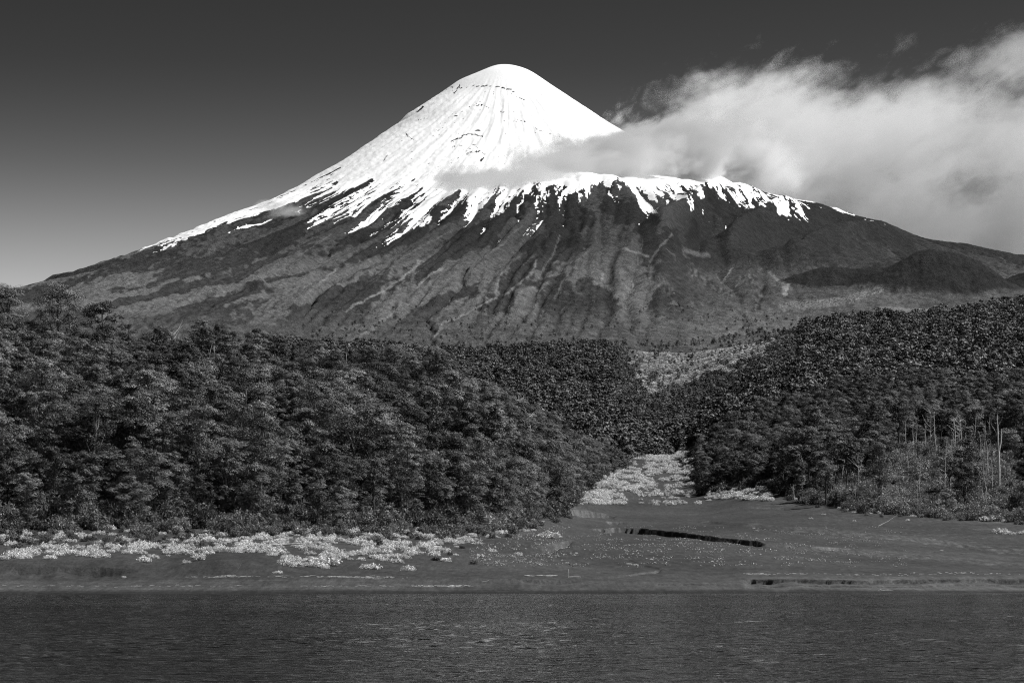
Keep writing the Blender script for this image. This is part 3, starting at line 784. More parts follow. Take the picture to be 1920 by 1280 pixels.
FRONT = [(X_, Y_, surf_d(X_, Y_) - 150, rx_, 330, h_ * 2.4) for X_, Y_, rx_, h_ in [(905, 343, 200, 14), (985, 333, 200, 22), (1060, 320, 220, 36), (1125, 308, 240, 50), (1195, 305, 260, 62), (1275, 305, 300, 66), (1360, 300, 320, 70)]]
def W(X, Y, dd): return (dd * (X - 960) / F, dd, z_of(Y, dd))
def cloud(name, label, blobs_px, lo, hi, dens, nscale, thr, alb=0.92):
    blobs = []
    for (X_, Y_, d_, rx, ry, rz) in blobs_px:
        c = W(X_, Y_, d_); blobs.append((*c, rx, ry, rz))
    me = bpy.data.meshes.new(name)
    x0, y0, z0 = lo; x1, y1, z1 = hi
    vs_ = [(x0, y0, z0), (x1, y0, z0), (x1, y1, z0), (x0, y1, z0), (x0, y0, z1), (x1, y0, z1), (x1, y1, z1), (x0, y1, z1)]
    me.from_pydata(vs_, [], [(0, 3, 2, 1), (4, 5, 6, 7), (0, 1, 5, 4), (1, 2, 6, 5), (2, 3, 7, 6), (3, 0, 4, 7)])
    o = tag(link(bpy.data.objects.new(name, me)), label, 'cloud', kind='stuff')
    m, n, out = mat_new(name + '_vapour'); nb = NB(n)
    P = nb.pos()
    env = blob_nodes(nb, P, blobs)
    rot = nb.add('ShaderNodeMapping'); n.links.new(P, rot.inputs[0]); rot.inputs['Rotation'].default_value = (0, math.radians(24), 0)
    nz = nb.noise(nb.mapping(rot.outputs[0], (0.72, 0.9, 1.45)), nscale, 8, 0.62, 0.5)
    nd = nb.noise(nb.mapping(rot.outputs[0], (0.8, 0.9, 1.3), (5, 3, 1)), nscale * 3.6, 4, 0.6, 0.4)
    nz = nb.math('ADD', nz, nb.math('MULTIPLY', nb.math('SUBTRACT', nd, 0.5), 0.45))
    nl = nb.noise(P, nscale * 0.3, 2, 0.5)
    q = nb.math('ADD', env, nb.math('MULTIPLY', nb.math('SUBTRACT', nz, 0.5), 3.0))
    q = nb.math('ADD', q, nb.math('MULTIPLY', nb.math('SUBTRACT', nl, 0.5), 1.0))
    sx_ = nb.add('ShaderNodeSeparateXYZ'); n.links.new(P, sx_.inputs[0])
    dens = nb.math('MULTIPLY', nb.mrange(sx_.outputs[1], 11400, 12400, dens * 1.5, dens * 0.5), nb.mrange(sx_.outputs[2], 1700, 2900, 1.0, 0.45))
    de = nb.math('MULTIPLY', nb.mrange(q, thr, thr + 0.45, 0, 1, True), dens)
    v = nb.add('ShaderNodeVolumePrincipled')
    v.inputs['Color'].default_value = (alb, alb, alb, 1)
    v.inputs['Anisotropy'].default_value = 0.0
    nb.val(v.inputs['Density'], de)
    n.links.new(v.outputs[0], out.inputs['Volume'])
    me.materials.append(m)
    m.cycles.volume_step_rate = 1.0
    return o
cloud('cloud', 'large soft white cloud drifting across the right flank of the volcano',
      [ (1300, 300, 11900, 480, 500, 190), (1430, 260, 12700, 600, 600, 300),
       (1600, 290, 13300, 900, 700, 480), (1790, 270, 13600, 900, 700, 420), (1800, 420, 13700, 1100, 600, 420), (1950, 330, 13600, 900, 700, 620), (1990, 120, 13600, 600, 500, 200), (1230, 300, 11500, 420, 500, 200)],
      (-550, 9900, 1150), (3600, 14600, 3350), 0.0085, 0.0024, 0.16)
_wd = surf_d(545, 398)
_wc = W(545, 398, _wd - 140)
cloud('cloud_wisp', 'small wisp of cloud lying against the left snow edge', [(548, 398, _wd - 140, 130, 110, 42), (515, 384, _wd - 120, 110, 90, 26)], (_wc[0] - 400, _wc[1] - 350, _wc[2] - 200), (_wc[0] + 350, _wc[1] + 250, _wc[2] + 220), 0.006, 0.006, 0.15, 0.8)
cloud('shade_tinted_cloud', 'low cloud bank in painted grey shade hugging the snowy right flank below the summit', FRONT, (-700, 9300, 1450), (1350, 12050, 2350), 0.016, 0.0030, 0.10, 0.66)  # shaded front of the cloud: its shade is put into the darker vapour colour

# ------------------------------------------------------------------ vegetation: the plants themselves
def tubes(paths, sides=6):
    """paths: list of (points, radii); one mesh of tapering tubes"""
    V, Fc = [], []
    for pts, rad in paths:
        pts = [Vector(p) for p in pts]
        base = len(V)
        for k, (p, r_) in enumerate(zip(pts, rad)):
            a = pts[min(k + 1, len(pts) - 1)] - pts[max(k - 1, 0)]
            a.normalize()
            u = a.cross(Vector((0.3, 0.9, 0.1))).normalized(); v = a.cross(u)
            for j in range(sides):
                t = 2 * math.pi * j / sides
                V.append(p + (u * math.cos(t) + v * math.sin(t)) * r_)
        for k in range(len(pts) - 1):
            for j in range(sides):
                a0 = base + k * sides + j; a1 = base + k * sides + (j + 1) % sides
                Fc.append((a0, a1, a1 + sides, a0 + sides))
    return np.array([tuple(v) for v in V]), np.array(Fc)

def cards(cen, nrm, sx_, sy_, rg, tone):
    """leaf sprays: small bent quads"""
    n_ = len(cen)
    nrm = nrm / np.linalg.norm(nrm, axis=1, keepdims=True)
    rnd = rg.normal(size=(n_, 3))
    u = np.cross(nrm, rnd); u /= np.linalg.norm(u, axis=1, keepdims=True) + 1e-9
    v = np.cross(nrm, u)
    a = u * np.asarray(sx_).reshape(-1, 1); b = v * np.asarray(sy_).reshape(-1, 1)
    k = rg.uniform(0.5, 1.0, (n_, 1))
    q = np.stack([cen - a, cen - b * k, cen + a * rg.uniform(0.7, 1.1, (n_, 1)), cen + b], 1).reshape(-1, 3)
    f = np.arange(4 * n_).reshape(n_, 4)
    return q, f, np.repeat(tone, 4)

def beech(seed, H, R, opened=0.0, n_pads=130, per=30, size=0.30, lean=0.0, base=0.28):
    """(trunk verts, faces), (crown verts, faces, tone): a crown of flattened leafy sprays in tiers"""
    rg = np.random.default_rng(seed)
    ln = rg.normal(0, 0.03, 2) + np.array([lean, 0])
    tp = [(ln[0] * h + 0.25 * math.sin(h * 0.5 + seed), ln[1] * h + 0.2 * math.cos(h * 0.4 + seed), h) for h in np.linspace(-1.5, H * 0.9, 9)]
    r0 = 0.021 * H
    paths = [(tp, list(np.linspace(r0, r0 * 0.25, 9)))]
    # a few big sub-crowns make an uneven outline
    nl = 7 + int(rg.integers(0, 4))
    lobes = []
    for k in range(nl):
        t = base + (1 - base) * (0.15 + 0.85 * (k + rg.uniform(0.2, 0.8)) / nl)
        t = min(t, 0.93)
        prof_ = math.sqrt(max(0.05, 1 - ((t - 0.55) / 0.52) ** 2))
        a = k * 2.4 + rg.uniform(-0.5, 0.5)
        rr = R * prof_ * rg.uniform(0.35, 0.75)
        lobes.append((np.array([rr * math.cos(a), rr * math.sin(a), H * t]), R * rg.uniform(0.36, 0.66)))
    lobes.append((np.array([0, 0, H * 0.93]), R * 0.40))
    C_, N_, T_, S_ = [], [], [], []
    for c, lr in lobes:
        st = tp[min(8, max(2, int((c[2] / H - 0.18) * 9)))]
        mid = (np.array(st) + c) / 2 + np.array([0, 0, -0.06 * H * rg.uniform(-0.3, 1)])
        paths.append(([st, tuple(mid), tuple(c)], [r0 * 0.42, r0 * 0.25, r0 * 0.1]))
        k = max(4, int(n_pads * lr ** 2 / sum(q[1] ** 2 for q in lobes)))
        for j in range(k):
            v = rg.normal(size=3); v /= np.linalg.norm(v); v[2] = abs(v[2]) * (1.0 if rg.random() < 0.7 else -0.5)
            pc = c + v * lr * np.array([1, 1, 0.62]) * rg.uniform(0.55, 1.05)
            if rg.random() < opened: continue
            pr = lr * rg.uniform(0.28, 0.55); pt = rg.uniform(0, 1)
            m_ = per
            a = rg.uniform(0, 2 * math.pi, m_); q = np.sqrt(rg.uniform(0, 1, m_))
            off = np.stack([np.cos(a) * q * pr, np.sin(a) * q * pr, (0.42 * (1 - q ** 1.5) - 0.22 * q + rg.normal(0, 0.10, m_)) * pr], 1)
            C_.append(pc + off)
            out_ = np.stack([np.cos(a) * q, np.sin(a) * q, np.full(m_, 0.85)], 1) + v * 0.5
            N_.append(out_ + rg.normal(0, 0.42, (m_, 3)))
            T_.append(np.clip(pt * 0.6 + rg.uniform(0, 0.4, m_), 0, 1))
            if j % 6 == 0: paths.append(([tuple(c), tuple(pc)], [r0 * 0.09, r0 * 0.03]))
    C_, N_, T_ = np.concatenate(C_), np.concatenate(N_), np.concatenate(T_)
    s_ = rg.uniform(0.7, 1.3, len(C_)) * size
    cv = cards(C_, N_, s_ * 1.0, s_ * 0.75, rg, T_)
    return tubes(paths, 6), cv

def snag(seed, H, n_br=9, crook=0.5, fork=False):
    rg = np.random.default_rng(seed)
    ln = rg.normal(0, 0.06, 2)
    tp = [(ln[0] * h + crook * 0.3 * math.sin(h * 0.45 + seed), ln[1] * h, h) for h in np.linspace(-1.0, H, 10)]
    r0 = 0.016 * H
    paths = [(tp, list(np.linspace(r0, r0 * 0.18, 10)))]
    br = []
    for k in range(n_br):
        i_ = int(rg.integers(4, 10)); st = np.array(tp[i_])
        a = rg.uniform(0, 2 * math.pi); L_ = H * rg.uniform(0.10, 0.26)
        d_ = np.array([math.cos(a), math.sin(a), rg.uniform(0.1, 1.0)])
        p1 = st + d_ * L_ * 0.5; p2 = p1 + (d_ + np.array([rg.normal(0, .5), rg.normal(0, .5), rg.uniform(0, .8)])) * L_ * 0.5
        br.append(([tuple(st), tuple(p1), tuple(p2)], [r0 * 0.32, r0 * 0.2, r0 * 0.07]))
        p3 = p1 + np.array([rg.normal(0, .6), rg.normal(0, .6), rg.uniform(0, .9)]) * L_ * 0.5
        br.append(([tuple(p1), tuple(p3)], [r0 * 0.16, r0 * 0.05]))
    return tubes(paths, 7), tubes(br, 5)

def shrub(seed, R, H, n_, size, upright=0.5, spiky=2.2):
    rg = np.random.default_rng(seed)
    # several rounded tufts
    nt_ = 9
    tc_ = rg.uniform(-0.62, 0.62, (nt_, 2)) * R; th = H * rg.uniform(0.55, 1.0, nt_) * (1 - 0.35 * (np.hypot(tc_[:, 0], tc_[:, 1]) / R) ** 2)
    w = rg.integers(0, nt_, n_)
    v = rg.normal(size=(n_, 3)); v /= np.linalg.norm(v, axis=1, keepdims=True); v[:, 2] = np.abs(v[:, 2])
    q = rg.uniform(0.55, 1.0, (n_, 1))
    cen = np.stack([tc_[w, 0], tc_[w, 1], 0 * w], 1) + v * q * np.stack([np.full(n_, R * 0.42), np.full(n_, R * 0.42), th[w]], 1)
    cen[:, 2] += 0.05
    nr = v * (1 - upright) + rg.normal(0, 0.5, (n_, 3))
    s_ = rg.uniform(0.6, 1.4, n_) * size
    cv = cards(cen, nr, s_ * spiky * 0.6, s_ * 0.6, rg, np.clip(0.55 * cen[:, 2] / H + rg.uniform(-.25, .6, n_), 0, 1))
    st = []
    for k in range(8):
        a = rg.uniform(0, 6.28); rr = R * rg.uniform(0.3, 0.8)
        st.append(([(0, 0, -0.3), (rr * 0.5 * math.cos(a), rr * 0.5 * math.sin(a), H * 0.4), (rr * math.cos(a), rr * math.sin(a), H * 0.75)], [0.05, 0.035, 0.012]))
    return tubes(st, 5), cv

def me_tube(name, t, mat):
    me = mesh_np(name, t[0], t[1]); me.materials.append(mat); return me
def me_card(name, c, mat):
    me = mesh_np(name, c[0], c[1], False); attr(me, 'tone', c[2]); me.materials.append(mat); return me
def join_mesh(name, t, c, mt, mc):
    v = np.concatenate([t[0], c[0]]); f = np.concatenate([t[1], c[1] + len(t[0])])
    me = mesh_np(name, v, f, False)
    attr(me, 'tone', np.concatenate([np.full(len(t[0]), 0.5), c[2]]))
    me.materials.append(mt); me.materials.append(mc)
    me.polygons.foreach_set('material_index', np.concatenate([np.zeros(len(t[1]), np.int32), np.ones(len(c[1]), np.int32)]))
    return me

# broad crowns for the near forest: (height, crown radius, openness, lean)
NEAR = [(15, 4.9, 0.05, 0.0), (17, 4.2, 0.1, 0.03), (14, 5.0, 0.0, -0.03), (18, 5.0, 0.15, 0.0), (13, 3.9, 0.05, 0.05), (16, 4.0, 0.2, -0.05), (12, 4.4, 0.0, 0.0), (19, 4.6, 0.25, 0.02), (15, 3.6, 0.3, -0.02)]
near_src = []
for k, (H, R_, op, le) in enumerate(NEAR):
    t_, c_ = beech(100 + k, H, R_, op, 200, 76, 0.135, le, 0.10 if k < 7 else 0.5)
    near_src.append((me_tube('trunk', t_, M_BARK if k % 3 else M_GREYBARK), me_card('crown', c_, M_LEAF), join_mesh('tree', t_, c_, M_BARK, M_LEAF), H, R_))
far_src = []
for k in range(6):
    H = [9, 11, 10, 12, 8, 13][k]; R_ = [3.6, 3.9, 4.2, 3.9, 3.5, 3.2][k]
    t_, c_ = beech(200 + k, H, R_, 0.05, 60, 9, 0.62, 0, 0.2)
    far_src.append((join_mesh('far_tree', t_, c_, M_BARK, M_FAR), H, R_))
brush_src = []
for k in range(4):
    t_, c_ = shrub(300 + k, 1.9, [2.3, 3.0, 2.6, 3.6][k], 620, 0.17, 0.6, 2.4)
    brush_src.append((me_tube('stems', t_, M_GREYBARK), me_card('foliage', c_, M_BRUSH), join_mesh('brush', t_, c_, M_GREYBARK, M_BRUSH)))
for k in range(3):
    t_, c_ = shrub(350 + k, 1.9, [2.8, 3.4, 2.4][k], 560, 0.15, 0.6, 2.4)
    brush_src.append((me_tube('stems', t_, M_GREYBARK), me_card('foliage', c_, M_BRIGHT), join_mesh('brush', t_, c_, M_GREYBARK, M_BRIGHT)))
silver_src = []
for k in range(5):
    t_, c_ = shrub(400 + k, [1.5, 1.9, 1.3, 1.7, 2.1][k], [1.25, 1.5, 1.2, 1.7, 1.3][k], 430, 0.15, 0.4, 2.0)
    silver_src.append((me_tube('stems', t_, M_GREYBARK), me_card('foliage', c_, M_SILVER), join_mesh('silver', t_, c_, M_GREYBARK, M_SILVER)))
snag_src = []
for k in range(5):
    t_, b_ = snag(500 + k, 13 + k, 8 + k, 1.0)
    snag_src.append((me_tube('trunk', t_, M_PALE), me_tube('branches', b_, M_PALE), 13 + k))

# ------------------------------------------------------------------ where they stand
def Z_at(X_, d_):
    return ground(np.asarray(X_, float), np.asarray(d_, float))
def put(X_, d_): return d_ * (X_ - 960) / F
XB = [-320, 0, 250, 420, 560, 640, 760, 900, 960, 1000, 1060, 1085, 1110, 1150, 1200, 1250, 1300, 1308, 1312, 1380, 1440, 1500, 1600, 1700, 1800, 1920, 2260]
DB = [595, 595, 598, 602, 612, 622, 640, 668, 690, 770, 900, 1120, 1380, 1600, 1850, 2050, 2150, 2150, 1360, 1330, 1250, 1120, 1010, 985, 962, 945, 940]
YT_X = [-300, 500, 800, 900, 1000, 1100, 1165, 1215, 1260, 1330, 1400, 1440, 1500, 1600, 1700, 1800, 1920, 2260]
YT_Y = [640, 650, 672, 667, 662, 657, 656, 734, 716, 692, 686, 660, 622, 606, 604, 596, 572, 540]
def scatter(d0, d1, sp, x0, x1, seed):
    rg = np.random.default_rng(seed)
    xs = []
    rows = np.arange(d0, d1, sp * 0.87)
    for i_, r_ in enumerate(rows):
        a = r_ * (x0 - 960) / F; b = r_ * (x1 - 960) / F
        q = np.arange(a, b, sp) + (i_ % 2) * sp / 2
        xs.append(np.stack([q, np.full(len(q), r_)], 1))
    p = np.concatenate(xs) + rg.uniform(-0.42, 0.42, (sum(len(q) for q in xs), 2)) * sp
    Xb = 960 + p[:, 0] * F / p[:, 1]
    return Xb, p[:, 1], rg
def in_forest(Xb, dd, Yb):
    base = np.interp(Xb, XB, DB) + 34 * fbm(Xb / 34, Xb * 0, 4, 120)
    top = np.interp(Xb, YT_X, YT_Y) + 9 * fbm(Xb / 25, dd / 60, 4, 121)
    hill = (Xb < 1110) & (dd < 1350)
    return (dd > base) & (hill | (Yb > top))
trees = []      # X, d, z, kind (near variant index or 100+far), scale
Xb, dd, rg = scatter(560, 1350, 6.8, -420, 2340, 1)
zb = Z_at(Xb, dd); Yb = Y_of(zb, dd)
ok = in_forest(Xb, dd, Yb)
# more open, brushy ground low on the right slope
opn = (Xb > 1500) & (dd < np.where((Xb > 1640) & (Xb < 1890), 1480, 1215)) & (fbm(Xb / 60, dd / 60, 3, 122) > -0.3 + 0.45 * sstep(1200, 1400, dd))
ok &= ~(opn & (rg.random(len(Xb)) < np.where((Xb > 1660) & (dd < 1150), 0.93, 0.8)))
ok &= ~((Xb > 1675 + 20 * fbm(dd / 60, dd * 0, 2, 128)) & (Xb < 1885) & (dd > 1000) & (dd < 1390 - 1.0 * np.abs(Xb - 1790)) & (rg.random(len(Xb)) < 0.86))
ok &= ~((Xb > 1560) & (Xb < 1680) & (dd < 1150) & (rg.random(len(Xb)) < 0.8))
ok &= rg.random(len(Xb)) < 0.93
ok &= ~((Xb < 1110) & (fbm(Xb / 28, dd / 30, 3, 126) > 0.36))
nearT = np.stack([Xb, dd, zb], 1)[ok]
sc = rg.choice([0.55, 0.75, 0.95, 1.15, 1.4, 1.65], len(nearT), p=[.2, .22, .24, .18, .11, .05]) * rg.uniform(0.88, 1.12, len(nearT)) * (1 + 0.30 * fbm(nearT[:, 0] / 45, nearT[:, 1] / 50, 2, 123))
sc = np.minimum(sc, 1.5) * np.where(nearT[:, 0] < 1080, 1 - 0.20 * sstep(840, 940, nearT[:, 1]), 1.0)
edge = (nearT[:, 1] - np.interp(nearT[:, 0], XB, DB))
sc *= np.where(nearT[:, 0] < 1000, 0.72 + 0.28 * sstep(0, 60, edge), 0.8 + 0.2 * sstep(0, 50, edge))
kd = rg.integers(0, len(NEAR), len(nearT))
tallk = (nearT[:, 0] > 1480) & (nearT[:, 1] < 1450) & (rg.random(len(kd)) < 0.6)
kd = np.where(tallk, 7 + (kd % 2), kd)
Xb, dd, rg = scatter(1350, 3650, 7.0, 480, 2340, 2)
keep = (rg.random(len(Xb)) < np.interp(dd, [1350, 2000, 2600, 3650], [1.0, 0.9, 0.7, 0.6]))
Xb, dd = Xb[keep], dd[keep]
zb = Z_at(Xb, dd); Yb = Y_of(zb, dd)
inn = in_forest(Xb, dd, Yb)
clear = ((Xb > 1165) & (Xb < 1500) & (dd > 2300) & (Yb < 745)) * (0.55 + 0.6 * fbm(Xb / 40, Yb / 14, 3, 124) + 0.3 * (Xb < 1400))
ok = inn & (rg.random(len(Xb)) > np.where(Yb < np.interp(Xb, YT_X, YT_Y) + 14, clear, clear * 0.55))
gapF = (fbm(Xb / 34, Yb / 13, 3, 127) > 0.22) & (Xb > 1180)
ok &= ~(gapF & (rg.random(len(Xb)) < 0.7))
gX, gD, gZ = Xb[gapF & inn], dd[gapF & inn], zb[gapF & inn]
sparse = (~inn) & (dd > 2400) & (Yb < np.interp(Xb, YT_X, YT_Y) + 2) & (rg.random(len(Xb)) < 0.10 + 0.4 * np.exp((Yb - np.interp(Xb, YT_X, YT_Y)) / 12.0)) & (Xb > 700) & ((Xb < 1165) | (Xb > 1450) | (Yb < 645) | (rg.random(len(Xb)) < 0.75))
sparse_sc = np.where(sparse, 0.55, 1.0)
_capf = np.where((Xb > 1150) & (Xb < 1500) & (dd > 2250), 0.8, 1.6)
farT = np.stack([Xb, dd, zb, sparse_sc * rg.choice([0.6, 0.8, 1.0, 1.3, 1.6], len(Xb), p=[.2, .25, .3, .17, .08]) * rg.uniform(0.85, 1.15, len(Xb))], 1)
farT[:, 3] = np.minimum(farT[:, 3], _capf)
farT = farT[ok | sparse]
kf = rg.integers(0, 6, len(farT))
big = farT[:, 1] < 1750                                   # nearer ones with the fuller crowns

# which trees show largest from the lake: paint crowns front to back
allX = np.concatenate([nearT[:, 0], farT[:, 0]]); allD = np.concatenate([nearT[:, 1], farT[:, 1]]); allZ = np.concatenate([nearT[:, 2], farT[:, 2]])
H_ = np.concatenate([np.array([NEAR[k][0] for k in kd]) * sc, np.array([far_src[k][1] for k in kf]) * farT[:, 3]])
R2 = np.concatenate([np.array([NEAR[k][1] for k in kd]) * sc, np.array([far_src[k][2] for k in kf]) * farT[:, 3]])
buf = np.zeros((640, 960), bool); vis = np.zeros(len(allX))
for i_ in np.argsort(allD):
    f_ = F / 2 / allD[i_]
    cx = allX[i_] / 2; top_ = (HOR - (allZ[i_] + H_[i_] - CAMZ) * F / allD[i_]) / 2; hh_ = H_[i_] * 0.72 * f_; ww = R2[i_] * f_
    x0, x1 = int(max(0, cx - ww)), int(min(960, cx + ww + 1)); y0, y1 = int(max(0, top_)), int(min(640, top_ + hh_ + 1))
    if x1 <= x0 or y1 <= y0: continue
    sub = buf[y0:y1, x0:x1]; vis[i_] = (~sub).sum(); sub[:] = True
order = np.argsort(-vis)
N_TREES = 292
chosen = set(int(q) for q in order[:N_TREES] if q < len(nearT) or allD[q] < 1750)

def gn_scatter(name, label, pts, srcs, kinds, scales, seed=0, cat=None):
    """one object that repeats the plant meshes over many points"""
    if len(pts) == 0: return
    me = bpy.data.meshes.new(name)
    me.vertices.add(len(pts)); me.vertices.foreach_set('co', np.asarray(pts, np.float32).ravel()); me.update()
    attr(me, 'scl', scales)
    rg = np.random.default_rng(seed)
    attr(me, 'rot', rg.uniform(0, 6.283, len(pts)))
    a = me.attributes.new('pick', 'INT', 'POINT'); a.data.foreach_set('value', np.asarray(kinds, np.int32))
    o = tag(link(bpy.data.objects.new(name, me)), label, cat, kind='stuff')
    col = bpy.data.collections.new(name + '_sources')
    for k, s_ in enumerate(srcs):
        col.objects.link(bpy.data.objects.new('%s_source_%02d' % (name, k), s_))
    g = bpy.data.node_groups.new(name + '_scatter', 'GeometryNodeTree')
    g.interface.new_socket('Geometry', in_out='INPUT', socket_type='NodeSocketGeometry')
    g.interface.new_socket('Geometry', in_out='OUTPUT', socket_type='NodeSocketGeometry')
    N = g.nodes.new; L = g.links.new
    gi, go = N('NodeGroupInput'), N('NodeGroupOutput')
    ip = N('GeometryNodeInstanceOnPoints'); ci = N('GeometryNodeCollectionInfo')
    ci.inputs['Collection'].default_value = col; ci.inputs['Separate Children'].default_value = True; ci.inputs['Reset Children'].default_value = True
    def na(nm, ty):
        x = N('GeometryNodeInputNamedAttribute'); x.data_type = ty; x.inputs['Name'].default_value = nm; return x.outputs['Attribute']
    cx = N('ShaderNodeCombineXYZ'); L(na('rot', 'FLOAT'), cx.inputs['Z'])
    L(gi.outputs[0], ip.inputs['Points']); L(ci.outputs[0], ip.inputs['Instance']); ip.inputs['Pick Instance'].default_value = True
    L(na('pick', 'INT'), ip.inputs['Instance Index']); L(cx.outputs[0], ip.inputs['Rotation']); L(na('scl', 'FLOAT'), ip.inputs['Scale'])
    L(ip.outputs[0], go.inputs[0])
    md = o.modifiers.new('scatter', 'NODES'); md.node_group = g
    return o

def words_across(X_):
    t = X_ / 1920
    W_ = ['at the far left edge', 'near the left edge', 'left of the left snow tongue', 'below the left snow edge', 'under the left snow slope', 'left of the summit line', 'just left of the summit', 'straight below the summit', 'just right of the summit', 'right of the summit line',
          'above the river bed', 'right of the river bed', 'in the right wood corner', 'below the dark ravine', 'below the rounded dome', 'below the pumice strip', 'below the cinder cone', 'near the tallest dead trunk', 'near the right edge', 'at the far right edge']
    return W_[int(min(19, max(0, t * 20)))]
used_labels = {}
def uniq(base, extras, group):
    """first free wording"""
    if base not in used_labels:
        used_labels[base] = group; return base
    for e in extras:
        q = base + ', ' + e
        if q not in used_labels and len(q.split()) <= 16:
            used_labels[q] = group; return q
    return base
TOPS = ['broad rounded', 'tall narrow', 'wide low crowned', 'tall full crowned', 'short leaning', 'ragged tapering', 'squat dense', 'tall open crowned', 'thin crowned']
def tree_label(X_, d_, Y_, k, base_d):
    Yc_ = Y_
    lvl = ('at the slope foot' if d_ < base_d + 35 else 'low on the slope' if d_ < base_d + 110 else 'mid slope' if d_ < base_d + 230 else 'high up' if d_ < base_d + 330 else 'along the skyline')
    return '%s tree %s %s' % (TOPS[k], lvl, words_across(X_))
GT = 'evergreen trees of the lakeside forest'
_ll = []
chosen_list = sorted(chosen, key=lambda q: -vis[q])
rg = np.random.default_rng(17)
def thing_tree(src, X_, d_, z_, s_, rot, label, group, name='evergreen_tree', cat='tree'):
    o = link(bpy.data.objects.new(name, None)); o.empty_display_size = 1
    o.location = (put(X_, d_), d_, z_ - 0.3); o.rotation_euler = (0, 0, rot); o.scale = (s_, s_, s_)
    tag(o, label, cat, group)
    a, b = src
    for me_ in (a, b):
        c = link(bpy.data.objects.new(me_.name.split('.')[0], me_)); c.parent = o
    return o
for q in chosen_list:
    if q < len(nearT):
        k = int(kd[q]); X_, d_, z_ = nearT[q]; s_ = sc[q]
    else:
        k = int(kf[q - len(nearT)]) ; X_, d_, z_, _s = farT[q - len(nearT)]; s_ = far_src[k][1] * _s / NEAR[k][0]
    bd = float(np.interp(X_, XB, DB))
    lab = tree_label(X_, d_, 0, k, bd)
    lab = uniq(lab, ['in front', 'behind', 'taller one', 'smaller one'], GT)
    thing_tree(near_src[k][:2], X_, d_, z_, s_, rg.uniform(0, 6.28), lab, GT)
restN = [i_ for i_ in range(len(nearT)) if i_ not in chosen]
restF = [i_ for i_ in range(len(farT)) if (i_ + len(nearT)) not in chosen]
rn = np.array(restN); rf = np.array(restF)
qx, qd, rg = scatter(3560, 5600, 22.0, 560, 1700, 31)
qz = zvol(qx, qd); qy = Y_of(qz, qd)
kq = (rg.random(len(qx)) < 0.75 * np.exp(-(qd - 3560) / 700.0) + 0.03) & (qy > 560)
qx, qd, qz = qx[kq], qd[kq], qz[kq]
pn = np.stack([put(nearT[rn, 0], nearT[rn, 1]), nearT[rn, 1], nearT[rn, 2] - 0.3], 1)
bigf = rf[farT[rf, 1] < 1700]; smf = rf[farT[rf, 1] >= 1700]
pb = np.stack([put(farT[bigf, 0], farT[bigf, 1]), farT[bigf, 1], farT[bigf, 2] - 0.3], 1)
ps = np.stack([put(farT[smf, 0], farT[smf, 1]), farT[smf, 1], farT[smf, 2] - 0.3], 1)
nN = len(near_src)
gn_scatter('forest', 'dense dark evergreen forest covering the lower slopes', np.concatenate([pn, pb, ps, np.stack([put(qx, qd), qd, qz - 0.4], 1)]),
           [q[2] for q in near_src] + [q[0] for q in far_src],
           np.concatenate([kd[rn], kf[bigf] % nN, kf[smf] + nN, nN + np.arange(len(qx)) % 6]), np.concatenate([sc[rn], farT[bigf, 3] * 0.75, farT[smf, 3], rg.uniform(0.4, 0.95, len(qx))]), 5, 'forest')

# ------------------------------------------------------------------ the tall trees that break the skyline and other marked ones
ET = [beech(601, 29, 9.5, 0.04, 260, 70, 0.2, 0.0, 0.38), beech(602, 27, 9.0, 0.10, 240, 70, 0.2, 0.02, 0.42), beech(603, 20, 5.2, 0.12, 150, 60, 0.18, 0.0, 0.45)]
ET = [(me_tube('trunk', a, M_BARK), me_card('crown', b, M_LEAF)) for a, b in ET]
for X_, Ytop, H, v, lab in [(10, 538, 29, 0, 'very tall dark tree cut by the left edge, rising above the skyline'), (108, 540, 27, 1, 'very tall open umbrella crowned tree above the skyline with forked dark limbs'),
                            (190, 565, 20, 2, 'slim skyline tree with pale trunk right of the tall umbrella crowned one'), (738, 648, 20, 0, 'dark rounded clump tree crowning the right shoulder of the left hill')]:
    d_ = 965.0; z_ = float(Z_at([X_], [d_])[0]); top = z_of(Ytop, d_); hh_ = top - z_
    s_ = hh_ / {0: 29 * 1.0, 1: 27 * 1.0, 2: 20 * 1.0}[v]
    thing_tree(ET[v], X_, d_, z_, s_, 0.6 * v + X_ * 0.01, lab, None, 'tall_evergreen_tree', 'tree')

def dead(X_, Yb_, hpx, k, lab, lean=0.0, d_=None, s=None):
    if d_ is None:
        d_ = Dof(X_, Yb_, 560, 1900)
    z_ = float(Z_at([X_], [d_])[0])
    s_ = hpx * d_ / F / snag_src[k][2]
    o = thing_tree(snag_src[k][:2], X_, d_, z_, s_, X_ * 0.37, lab, 'bleached dead trees standing in the forest', 'dead_tree', 'dead tree')
    o.rotation_euler = (0, lean, X_ * 0.37)
    return o
